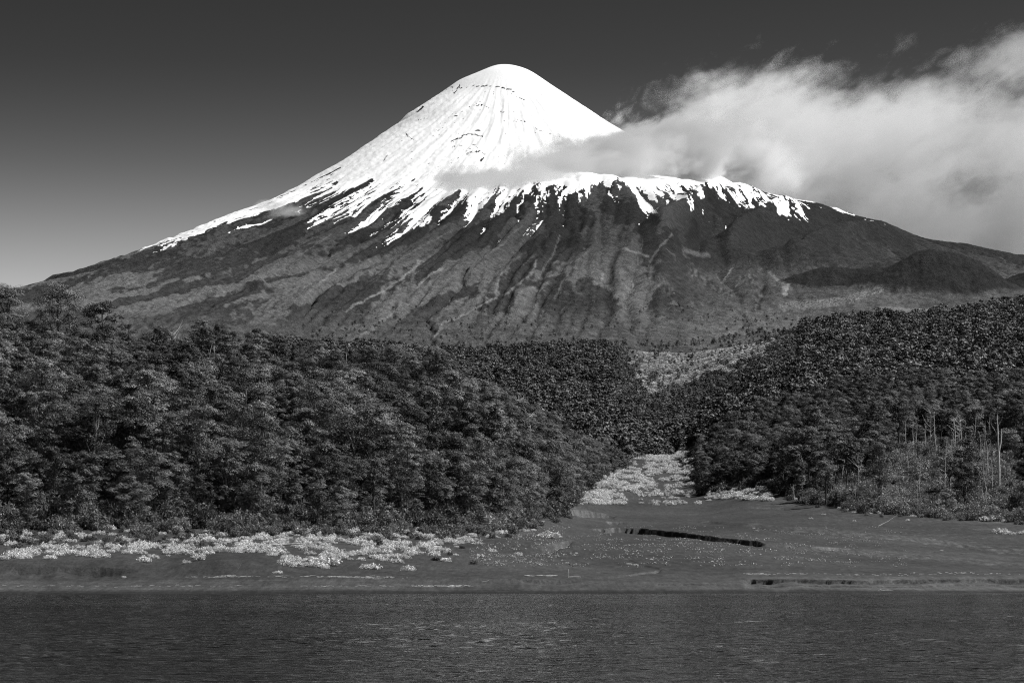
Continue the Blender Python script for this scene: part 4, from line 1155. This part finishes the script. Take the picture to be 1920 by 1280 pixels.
# bleached snags standing clear of the crowns: bearing, height of the tip, distance, variant, lean
marks = [(275, 574, 985, 0, 0, 'forked bleached snag poking above the left skyline'), (402, 588, 985, 1, .1, 'grey dead treetop on the skyline left of the summit'), (326, 610, 960, 2, 0, 'upright bleached snag just below the left skyline'),
         (600, 690, 900, 3, 0, 'pale dead tree on the right shoulder of the left hill'), (645, 660, 930, 4, .05, 'crooked dead branches left of the dark rounded clump'), (805, 690, 960, 1, 0, 'dead tree just right of the dark rounded clump'),
         (920, 720, 950, 0, 0.03, 'tree skeleton on the ridge below the summit'), (977, 712, 1040, 3, 0, 'brightest straight snag right of the summit line'), (997, 768, 1000, 2, .15, 'slanting bleached trunk below the straight bright snag'), (1078, 758, 1250, 4, .1, 'thin leaning snag above the river bed'),
         (858, 700, 960, 2, 0, 'bare branching snag left of the summit line'), (28, 785, 800, 1, 0, 'short white trunk near the left edge'), (257, 770, 830, 4, 0, 'short white trunk among dense crowns left of centre'), (736, 925, 665, 3, 0, 'pale thin trunk at the foot of the left hill'),
         (530, 830, 760, 2, .2, 'leaning dead branch halfway up the left hill'), (1580, 790, 1150, 0, 0, 'forked dead tree with spread arms in the right wood'), (1610, 850, 1090, 1, 0, 'slim dead trunk beside the forked dead tree'), (1655, 850, 1060, 3, 0, 'wavy pale trunk above the right beach'),
         (1712, 745, 1210, 2, 0, 'bright slim trunk in the right wood'), (1745, 740, 1230, 4, .12, 'tilted short bright trunk in the right wood'), (1792, 770, 1190, 3, 0, 'first of the three pale trunks in the light brush'), (1798, 765, 1180, 0, 0, 'middle of the three pale trunks in the light brush'),
         (1803, 772, 1200, 1, 0, 'last of the three pale trunks in the light brush'), (1850, 870, 1010, 2, -.08, 'dark bent trunk below the tallest bleached trunk'), (1770, 850, 1020, 4, -.15, 'leaning thin trunk low in the right wood'), (1895, 690, 1260, 1, 0, 'curled bare limbs near the right edge'),
         (1560, 880, 1110, 3, -.5, 'long fallen trunk leaning in the right wood'), (1490, 900, 1130, 0, -.55, 'thin slanting trunk above the silver shrubs')]
for X_, Yt, d_, k, le, lab in marks:
    z_ = float(Z_at([X_], [d_])[0]); hh_ = min(20.0, max(7.0, z_of(Yt, d_) - z_))
    s_ = hh_ / snag_src[k][2]
    o = thing_tree(snag_src[k][:2], X_, d_, z_, s_, 0, lab, 'bleached dead trees standing in the forest', 'dead_tree', 'dead tree')
    o.rotation_euler = (0, le, X_ * 0.37)
# the tallest bleached trunk, forked
t_ = tubes([([(0, 0, -2), (0.1, 0, 8), (-.1, 0, 15), (-.5, 0, 24), (-.7, 0, 31)], [.55, .5, .42, .3, .08]), ([(-.1, 0, 15), (.9, 0, 20), (1.1, .1, 25)], [.36, .26, .16])], 10)
b_ = tubes([([(-.4, 0, 22), (-2, .3, 25), (-3.2, .3, 27)], [.12, .08, .03]), ([(-.5, 0, 26), (.8, .2, 28), (1.5, 0, 30)], [.1, .06, .02]), ([(-.6, 0, 28), (-1.8, 0, 30)], [.07, .02]), ([(1.0, 0, 22), (2.2, 0, 24)], [.08, .02])], 6)
d_ = 1035.0; z_ = float(Z_at([1873], [d_])[0])
thing_tree((me_tube('trunk', t_, M_PALE), me_tube('branches', b_, M_PALE)), 1873, d_, z_, 1.0, 0, 'tallest bleached trunk, forked, bright against the wood near the right edge', None, 'dead_tree', 'dead tree')
# slim pale stems standing among the brush of the right wood
stem_src = []
for k in range(3):
    rg = np.random.default_rng(800 + k)
    q = [(0.25 * math.sin(0.4 * h + k) + 0.02 * h * (k - 1), 0.1 * math.cos(h * 0.5), h) for h in np.linspace(-1, 14 + k, 8)]
    br_ = []
    for j in range(5):
        st = np.array(q[3 + j % 5]); a_ = rg.uniform(0, 6.28)
        p1 = st + np.array([math.cos(a_), math.sin(a_), rg.uniform(.6, 1.4)]) * rg.uniform(0.8, 2.0)
        br_.append(([tuple(st), tuple(p1)], [.07, .02]))
    stem_src.append((me_tube('trunk', tubes([(q, list(np.linspace(.2, .06, 8)))], 7), M_STEM), me_tube('branches', tubes(br_, 5), M_STEM)))
rg = np.random.default_rng(92)
PL_ = ['left of the forked dead tree', 'right of the forked dead tree', 'behind the wavy pale trunk', 'left of the three pale trunks', 'right of the three pale trunks', 'left of the tallest bleached trunk', 'right of the tallest bleached trunk', 'at the right picture edge']
for j in range(66):
    X_ = float(rg.choice([rg.uniform(1500, 1920), rg.normal(1795, 26), rg.normal(1800, 40), rg.normal(1730, 35), rg.normal(1845, 14)])); X_ = min(X_, 1925)
    d_ = float(rg.uniform(990, 1400) if X_ > 1600 else rg.uniform(1120, 1230)); z_ = float(Z_at([X_], [d_])[0])
    o = thing_tree(stem_src[j % 3], X_, d_, z_, float(rg.uniform(0.45, 1.25)), 0, 'slim pale stem %s %s' % (['low in the brush', 'at mid height in the brush', 'high above the brush'][min(2, int((d_ - 990) / 140))], PL_[int(np.searchsorted([1575, 1640, 1700, 1770, 1820, 1870, 1905], X_))]),
        'slim pale stems in the brush of the right wood', 'slim_tree', 'tree')
    o.rotation_euler = (0, float(rg.normal(0, 0.09)), float(rg.uniform(0, 6.28)))
rg = np.random.default_rng(91)

# ------------------------------------------------------------------ brush along the foot of the woods and on the open right slope
Xb, dd, rg = scatter(500, 1540, 3.6, -420, 2340, 11)
zb = Z_at(Xb, dd)
bd = np.interp(Xb, XB, DB)
ed = dd - bd
pr = np.where(Xb < 1000, np.exp(-((ed + 2) / 30.0) ** 2) * 0.85, np.where(Xb < 1290, np.exp(-((ed - 20) / 50.0) ** 2) * 0.6, np.exp(-((ed - 8) / 18.0) ** 2) * 0.95))
pr = np.where((Xb > 1480) & (ed > 0) & (dd < np.where((Xb > 1630) & (Xb < 1900), 1500, 1250)), 0.75, pr)
pr = np.where((Xb < 420) & (ed < -20) & (ed > -95), np.clip(0.5 + 0.9 * fbm(Xb / 50, dd / 14, 2, 130), 0, 1) * 0.55, pr)
okb = rg.random(len(Xb)) < pr
bX, bD, bZ = Xb[okb], dd[okb], zb[okb]
edb = bD - np.interp(bX, XB, DB)
bS = rg.uniform(0.55, 1.25, len(bX)) * np.where(((edb > -12) & (edb < 40)) | ((bX > 1480) & (edb > 0)), rg.uniform(0.9, 2.1, len(bX)), 1.0) * np.where((bX < 420) & (bD < 575), 0.6, 1.0)
bK = rg.integers(0, 4, len(bX))
light = ((bX > 1500) & (bD < 1500) & (fbm(bX / 45, bD / 50, 3, 135) > np.where((bX > 1660) & (bX < 1890), -0.5, 0.0))) | ((bX < 1000) & (fbm(bX / 30, bD / 20, 3, 136) > 0.25))
bK = np.where(light & (rg.random(len(bX)) < 0.85), 4 + bK % 3, bK)

# silver shrubs: apparent positions traced along the beach
isol = [(1031, 1008, 46, 'large isolated silver shrub on the terrace left of the cut bank'), (925, 1034, 24, 'round silver shrub left of the large isolated one'), (900, 1043, 16, 'small bright shrub just below the terrace slope'), (971, 1038, 17, 'small silver shrub right on the terrace slope'),
        (1063, 1055, 10, 'tiny silver tuft alone on the dark sand above the white post'), (1082, 1037, 6, 'tiniest silver tuft below the cut bank'), (770, 1068, 34, 'rounded silver shrub closest to the beach below the summit'), (835, 1052, 22, 'silver shrub beside a dark bush on the sand slope'),
        (812, 1042, 26, 'dark edged silver shrub topping the sand mound'), (854, 1040, 17, 'small shrub right of the sand mound'), (745, 1054, 28, 'silver shrub on the shoulder of the sand mound'), (700, 1065, 46, 'low wide silver shrub on the beach edge'), (603, 1058, 62, 'widest silver shrub spilling towards the beach'),
        (543, 1062, 44, 'silver shrub reaching down to the beach sand'), (522, 1076, 22, 'lowest silver shrub touching the beach line'), (267, 1052, 34, 'silver shrub at the right end of the sand bluff'), (352, 1054, 22, 'small silver shrub between two sand bluffs'), (375, 1048, 26, 'silver shrub on the left edge of the sand mound'),
        (232, 1081, 10, 'tiny shrub at the foot of the sand bluff'), (1178, 1056, 12, 'small tuft on the edge of the shallow basin'), (1192, 1057, 9, 'smallest tuft on the edge of the shallow basin'), (1850, 976, 36, 'rounded silver shrub in front of the right wood'), (1876, 1000, 30, 'low silver shrub on open sand near the right edge'), (1892, 1002, 22, 'low shrub next to the one on open sand near the right edge'),
        (1912, 1000, 26, 'low silver shrub cut by the right edge'), (1521, 973, 10, 'small bright tuft at the wood edge'), (1545, 964, 9, 'tiny bright tuft below the right wood'), (1602, 977, 8, 'tiny tuft on sand in front of the right wood'), (1702, 976, 9, 'lone tuft on the sand below the right wood'), (1328, 940, 14, 'small silver tuft right of the river bed'),
        (1310, 943, 12, 'smaller silver tuft right of the river bed'), (1258, 938, 12, 'bright tuft in the river bed'), (665, 973, 22, 'bright shrub below the forest edge left of the summit'), (862, 972, 22, 'bright shrub at the forest edge below the summit'), (1766, 1030, 8, 'speck of shrub on the terrace')]
GS = 'silvery shrubs scattered over the black sand'
rg = np.random.default_rng(23)
n_iso = 0
def thing_shrub(src, X_, d_, z_, s_, label, group, name='silver_shrub', flat=1.0):
    o = link(bpy.data.objects.new(name, None))
    o.location = (put(X_, d_), d_, z_); o.rotation_euler = (0, 0, X_ * 1.7); o.scale = (s_, s_, s_ * flat)
    tag(o, label, 'shrub', group)
    for me_ in src[:2]:
        c = link(bpy.data.objects.new(me_.name.split('.')[0], me_)); c.parent = o
RS = [1.5, 1.9, 1.3, 1.7, 2.1]
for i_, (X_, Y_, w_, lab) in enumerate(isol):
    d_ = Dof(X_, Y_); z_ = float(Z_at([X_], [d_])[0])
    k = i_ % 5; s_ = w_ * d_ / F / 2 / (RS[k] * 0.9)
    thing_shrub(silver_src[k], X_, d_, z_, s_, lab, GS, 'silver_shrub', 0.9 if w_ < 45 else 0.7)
    used_labels[lab] = GS
# dark tufts on the sand
for i_, (X_, Y_, w_, lab) in enumerate([(818, 1050, 20, 'dark bush between silver shrubs on the sand mound'), (866, 1027, 13, 'dark tuft on the slope above the sand'), (888, 1058, 17, 'dark grassy tuft on bare sand near the beach'), (843, 1040, 14, 'small dark bush right of the sand mound'), (1013, 985, 24, 'grey bush left of the cut bank hollow'), (1040, 978, 22, 'grey bush beside the cut bank hollow')]):
    d_ = Dof(X_, Y_); z_ = float(Z_at([X_], [d_])[0]); k = i_ % 4
    thing_shrub(brush_src[k], X_, d_, z_, w_ * d_ / F / 2 / 1.8, lab, None, 'dark_bush', 0.8)

belt_top = lambda X_: np.interp(X_, [-300, 0, 120, 250, 420, 500, 560, 640, 700, 800, 900, 960, 985], [1030, 1030, 1026, 1020, 1012, 1004, 998, 988, 990, 990, 986, 988, 1000])
belt_bot = lambda X_: np.interp(X_, [-300, 0, 250, 262, 330, 345, 400, 500, 520, 560, 620, 700, 780, 840, 900, 960, 985], [1048, 1050, 1044, 1052, 1040, 1052, 1037, 1036, 1050, 1062, 1062, 1050, 1046, 1030, 1014, 1000, 998])
def inside(X_, Y_, poly):
    r_ = np.zeros(len(X_), bool); n_ = len(poly)
    for i_ in range(n_):
        (x1, y1), (x2, y2) = poly[i_], poly[(i_ + 1) % n_]
        c = ((y1 > Y_) != (y2 > Y_)) & (X_ < (x2 - x1) * (Y_ - y1) / ((y2 - y1) if y2 != y1 else 1e-9) + x1)
        r_ ^= c
    return r_
Xb, dd, rg = scatter(430, 800, 2.1, -420, 1000, 12)
zb = Z_at(Xb, dd); Yb = Y_of(zb, dd)
dn = np.where((Yb > belt_top(Xb)) & (Yb < belt_bot(Xb)), 0.5, 0.0)
dn = np.where((Yb <= belt_top(Xb)) & (Yb > belt_top(Xb) - 40), np.where(Xb > 470, 0.34, 0.2), dn)
dn *= np.clip(0.5 + 2.4 * fbm(Xb / 32, Yb / 9, 4, 131), 0, 1.25)
dn = np.where((Yb > belt_bot(Xb)) & (Yb < belt_bot(Xb) + 8) & (Xb > 520), 0.07, dn)
k1 = rg.random(len(Xb)) < dn
S1 = np.stack([Xb, dd, zb, rg.uniform(0.35, 1.25, len(Xb)) * 0.85], 1)[k1]
Xb, dd, rg = scatter(850, 2300, 3.4, 1050, 1480, 13)
zb = Z_at(Xb, dd); Yb = Y_of(zb, dd)
bed = inside(Xb, Yb, [(1076, 912), (1110, 893), (1170, 866), (1225, 850), (1318, 846), (1306, 880), (1292, 900), (1230, 905), (1200, 930), (1165, 946), (1085, 946)])
bed2 = inside(Xb, Yb, [(1316, 912), (1420, 908), (1442, 928), (1450, 940), (1330, 934)])
bed3 = inside(Xb, Yb, [(1200, 905), (1300, 905), (1320, 945), (1200, 950)])
dn = bed * np.clip(0.40 + 2.6 * fbm(Xb / 24, Yb / 11, 4, 132), 0.02, 1) + bed2 * 0.75 + bed3 * 0.06
bd = np.interp(Xb, XB, DB)
k2 = (rg.random(len(Xb)) < dn) & (dd < bd - 6)
S2 = np.stack([Xb, dd, zb, rg.uniform(0.7, 1.9, len(Xb))], 1)[k2]
Xb, dd, rg = scatter(900, 1260, 3.0, 1430, 2340, 14)
zb = Z_at(Xb, dd); ed = dd - np.interp(Xb, XB, DB)
k3 = rg.random(len(Xb)) < np.exp(-((ed + 6) / 5.0) ** 2) * 0.5 * np.clip(0.5 + 1.6 * fbm(Xb / 30, dd * 0, 2, 133), 0, 1)
S3 = np.stack([Xb, dd, zb, rg.uniform(0.4, 0.9, len(Xb))], 1)[k3]
SS = np.concatenate([S1, S2, S3])
sk = rg.integers(0, 5, len(SS))
size = SS[:, 3] * np.array(RS)[sk] / SS[:, 1] * np.where((SS[:, 0] > 0) & (SS[:, 0] < 1920), 1, 0)
od = np.argsort(-size)
n_s = 300 - len(isol) - 8
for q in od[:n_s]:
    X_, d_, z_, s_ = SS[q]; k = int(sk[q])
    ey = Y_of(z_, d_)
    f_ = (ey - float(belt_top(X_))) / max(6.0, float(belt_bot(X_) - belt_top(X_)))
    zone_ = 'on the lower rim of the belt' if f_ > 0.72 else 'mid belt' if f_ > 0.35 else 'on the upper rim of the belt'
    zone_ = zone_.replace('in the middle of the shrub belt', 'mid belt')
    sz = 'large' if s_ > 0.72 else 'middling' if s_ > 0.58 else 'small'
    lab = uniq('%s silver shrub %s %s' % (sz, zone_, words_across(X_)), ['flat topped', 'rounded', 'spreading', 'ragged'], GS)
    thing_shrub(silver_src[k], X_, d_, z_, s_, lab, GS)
qq = od[n_s:]
gn_scatter('shrub_cover', 'countless small silvery shrubs over the river bed and the sand', np.stack([put(SS[qq, 0], SS[qq, 1]), SS[qq, 1], SS[qq, 2]], 1),
           [q[2] for q in silver_src], sk[qq], SS[qq, 3], 6, 'shrubs')
# brush as cover
gn_scatter('undergrowth', 'tangled grey brush along the foot of the forest', np.stack([put(bX, bD), bD, bZ - 0.1], 1), [q[2] for q in brush_src], bK, bS, 7, 'brush')

# pale scrub covering the clearing and the foot of the volcano: ground cover
Xb, dd, rg = scatter(2350, 3450, 4.6, 1120, 1560, 15)
zb = Z_at(Xb, dd); Yb = Y_of(zb, dd)
cl = inside(Xb + 26 * fbm(Xb / 30, Yb / 14, 3, 142), Yb + 12 * fbm(Xb / 26, Yb / 12, 3, 143), [(1165, 700), (1190, 668), (1240, 645), (1300, 632), (1440, 632), (1480, 655), (1445, 690), (1350, 700), (1275, 722), (1205, 748)])
k4 = cl & (rg.random(len(Xb)) < np.clip(0.75 + 1.2 * fbm(Xb / 18, Yb / 7, 3, 141), 0.15, 1))
Xb = np.concatenate([Xb[k4], gX]); dd = np.concatenate([dd[k4], gD]); zb = np.concatenate([zb[k4], gZ]); k4 = np.ones(len(Xb), bool)
scrub_src = []
for k in range(3):
    t_, c_ = shrub(700 + k, 2.2, 2.4, 110, 0.5, 0.4, 1.6)
    scrub_src.append(join_mesh('scrub', t_, c_, M_GREYBARK, M_SCRUB))
gn_scatter('scrub', 'pale scrub covering the clearing between the forest and the volcano', np.stack([put(Xb, dd), dd, zb], 1)[k4], scrub_src, rg.integers(0, 3, int(k4.sum())), rg.uniform(0.6, 1.2, int(k4.sum())), 8, 'scrub')

# ------------------------------------------------------------------ driftwood, stones, the post
rg = np.random.default_rng(41)
paths = []
def stick(X_, Y_, L_, r_=0.05, tilt=0.0):
    d_ = Dof(X_, Y_, 396, 900); z_ = float(Z_at([X_], [d_])[0]) + r_ * 0.6
    x_ = put(X_, d_); a = rg.normal(0, 0.25)
    p = [(x_ + t_ * L_ * math.cos(a), d_ + t_ * L_ * math.sin(a) * 0.4 + rg.normal(0, L_ * 0.03), z_ + rg.normal(0, r_ * 0.4) + abs(t_) * tilt) for t_ in np.linspace(-0.5, 0.5, 4)]
    paths.append((p, [r_ * 0.8, r_, r_ * 0.9, r_ * 0.5]))
for _ in range(190): stick(rg.choice([rg.uniform(350, 770), rg.normal(430, 20), rg.normal(640, 30), rg.normal(700, 20)]), 1081.5 + rg.normal(0, 0.9), rg.uniform(0.15, 1.1), rg.uniform(0.015, 0.04))
for _ in range(35): stick(rg.uniform(985, 1045), 1078.5 + rg.normal(0, 0.4), rg.uniform(0.3, 1.2), 0.035)
for _ in range(150): stick(rg.choice([rg.uniform(0, 480), rg.uniform(560, 900), rg.uniform(780, 880)]), 1098 + rg.normal(0, 1.0), rg.uniform(0.2, 1.0), rg.uniform(0.02, 0.04))
for _ in range(90): stick(rg.uniform(1400, 1920), 1075.5 + rg.normal(0, 1.0), rg.uniform(0.2, 0.9), 0.035)
for _ in range(22): stick(rg.uniform(1395, 1445), 1075.5 + rg.normal(0, 0.4), rg.uniform(0.2, 0.9), 0.035)
t_ = tubes(paths, 5)
me = me_tube('driftwood_line', t_, M_PALE)
o = tag(link(bpy.data.objects.new('driftwood_litter', me)), 'fine bleached driftwood litter lying in lines along the beach', 'driftwood', kind='stuff')
def log_thing(X_, Y_, pts, rad, lab, name='driftwood_branch'):
    d_ = Dof(X_, Y_, 396, 900); z_ = float(Z_at([X_], [d_])[0])
    me = me_tube(name, tubes([(pts, rad)] , 8), M_PALE)
    o = link(bpy.data.objects.new(name, me)); o.location = (put(X_, d_), d_, z_)
    return tag(o, lab, 'driftwood')
log_thing(1660, 1103.5, [(-1.2, 0, .12), (-.8, .1, .22), (-.5, 0, .08), (0, .1, .1), (.5, 0, .16), (.9, .1, .08), (1.2, 0, .12)], [.03, .05, .06, .06, .05, .04, .02], 'crooked bleached branch on wet sand at the right waterline')
log_thing(1080, 1082, [(-1.2, 0, .06), (0, .05, .08), (.9, 0, .07)], [.08, .08, .05], 'pale log lying at the foot of the white post')
log_thing(528, 1024, [(-4.5, 0, .1), (0, .2, .35), (4.5, 0, .6)], [.16, .2, .12], 'long grey fallen trunk lying among the silver shrubs', 'fallen_log')
log_thing(1003, 979, [(-2.5, 0, .5), (0, .2, .45), (3.0, 0, .2)], [.14, .2, .15], 'pale fallen trunk at the corner of the left wood', 'fallen_log')
log_thing(1667, 960, [(-4, 0, -.2), (0, .2, 1.8), (3.2, 0, 4.2)], [.28, .24, .1], 'thick bleached trunk leaning out of the right wood', 'fallen_log')
log_thing(448, 1075, [(-.7, 0, 0), (0, 0, .9), (.7, 0, 2.2)], [.05, .045, .02], 'thin slanting branch stuck in the sand mound')
log_thing(910, 1091, [(-.6, 0, .03), (0, 0, .1), (.6, 0, .25)], [.04, .04, .02], 'short pale stick on the lower beach')
d_ = Dof(1066, 1082, 396, 900); z_ = float(Z_at([1066], [d_])[0])
post = link(bpy.data.objects.new('white_post', me_tube('white_post', tubes([([(0, 0, -.4), (0, 0, .6), (-.02, 0, 1.35), (-.03, 0, 1.5)], [.07, .065, .05, .02])], 8), M_PALE)))
post.location = (put(1066, d_), d_, z_); tag(post, 'thin white wooden post standing upright on the beach', 'post')
# pale stones on the fan: nobody could count them
n_ = 5200
Xs = rg.uniform(880, 1700, n_ * 4); Ys = rg.uniform(985, 1062, n_ * 4)
cl = fbm(Xs / 50, Ys / 6, 4, 140) + 0.25 * np.exp(-((Ys - 1022) / 14) ** 2 - ((Xs - 1250) / 200) ** 2) + 0.2 * (Xs < 1060)
m_ = (cl > 0.12) & (rg.random(len(Xs)) < 0.5); Xs, Ys = Xs[m_][:n_], Ys[m_][:n_]
tq = np.exp(np.linspace(math.log(430), math.log(1000), 260)); xq = np.arange(860, 1721, 10.0)
GXX, GDD = np.meshgrid(xq, tq); GY = Y_of(height(GXX, GDD), GDD)
ds = np.empty(len(Xs))
for i_ in range(len(Xs)):
    j = int((Xs[i_] - 860) / 10); cy_ = GY[:, j]; k = int(np.argmax(cy_ <= Ys[i_])); ds[i_] = tq[max(k, 0)] + rg.uniform(0, 1.5)
zs = Z_at(Xs, ds); rs = rg.uniform(0.05, 0.17, len(Xs)) * rg.choice([1, 1, 1, 1.8], len(Xs))
unit = np.array([(1, 0, 0), (-1, 0, 0), (0, 1, 0), (0, -1, 0), (0, 0, .8), (0, 0, -.6)]); tri = np.array([(0, 2, 4), (2, 1, 4), (1, 3, 4), (3, 0, 4), (2, 0, 5), (1, 2, 5), (3, 1, 5), (0, 3, 5)])
cen = np.stack([put(Xs, ds), ds, zs + rs * 0.3], 1)
vv = (unit[None] * rs[:, None, None] * rg.uniform(0.7, 1.4, (len(Xs), 6, 1)) + cen[:, None]).reshape(-1, 3)
ff = (tri[None] + 6 * np.arange(len(Xs))[:, None, None]).reshape(-1, 3)
me = mesh_np('gravel', vv, ff, False); attr(me, 'tone', np.repeat(rg.random(len(Xs)), 6))
m, n, out = mat_new('pale_stones'); nb = NB(n)
principled(nb, out, nb.mrange(nb.attr('tone'), 0, 1, 0.10, 0.42), 0.9)
me.materials.append(m)
tag(link(bpy.data.objects.new('gravel', me)), 'pale stones scattered over the black sand fan', 'gravel', kind='stuff')
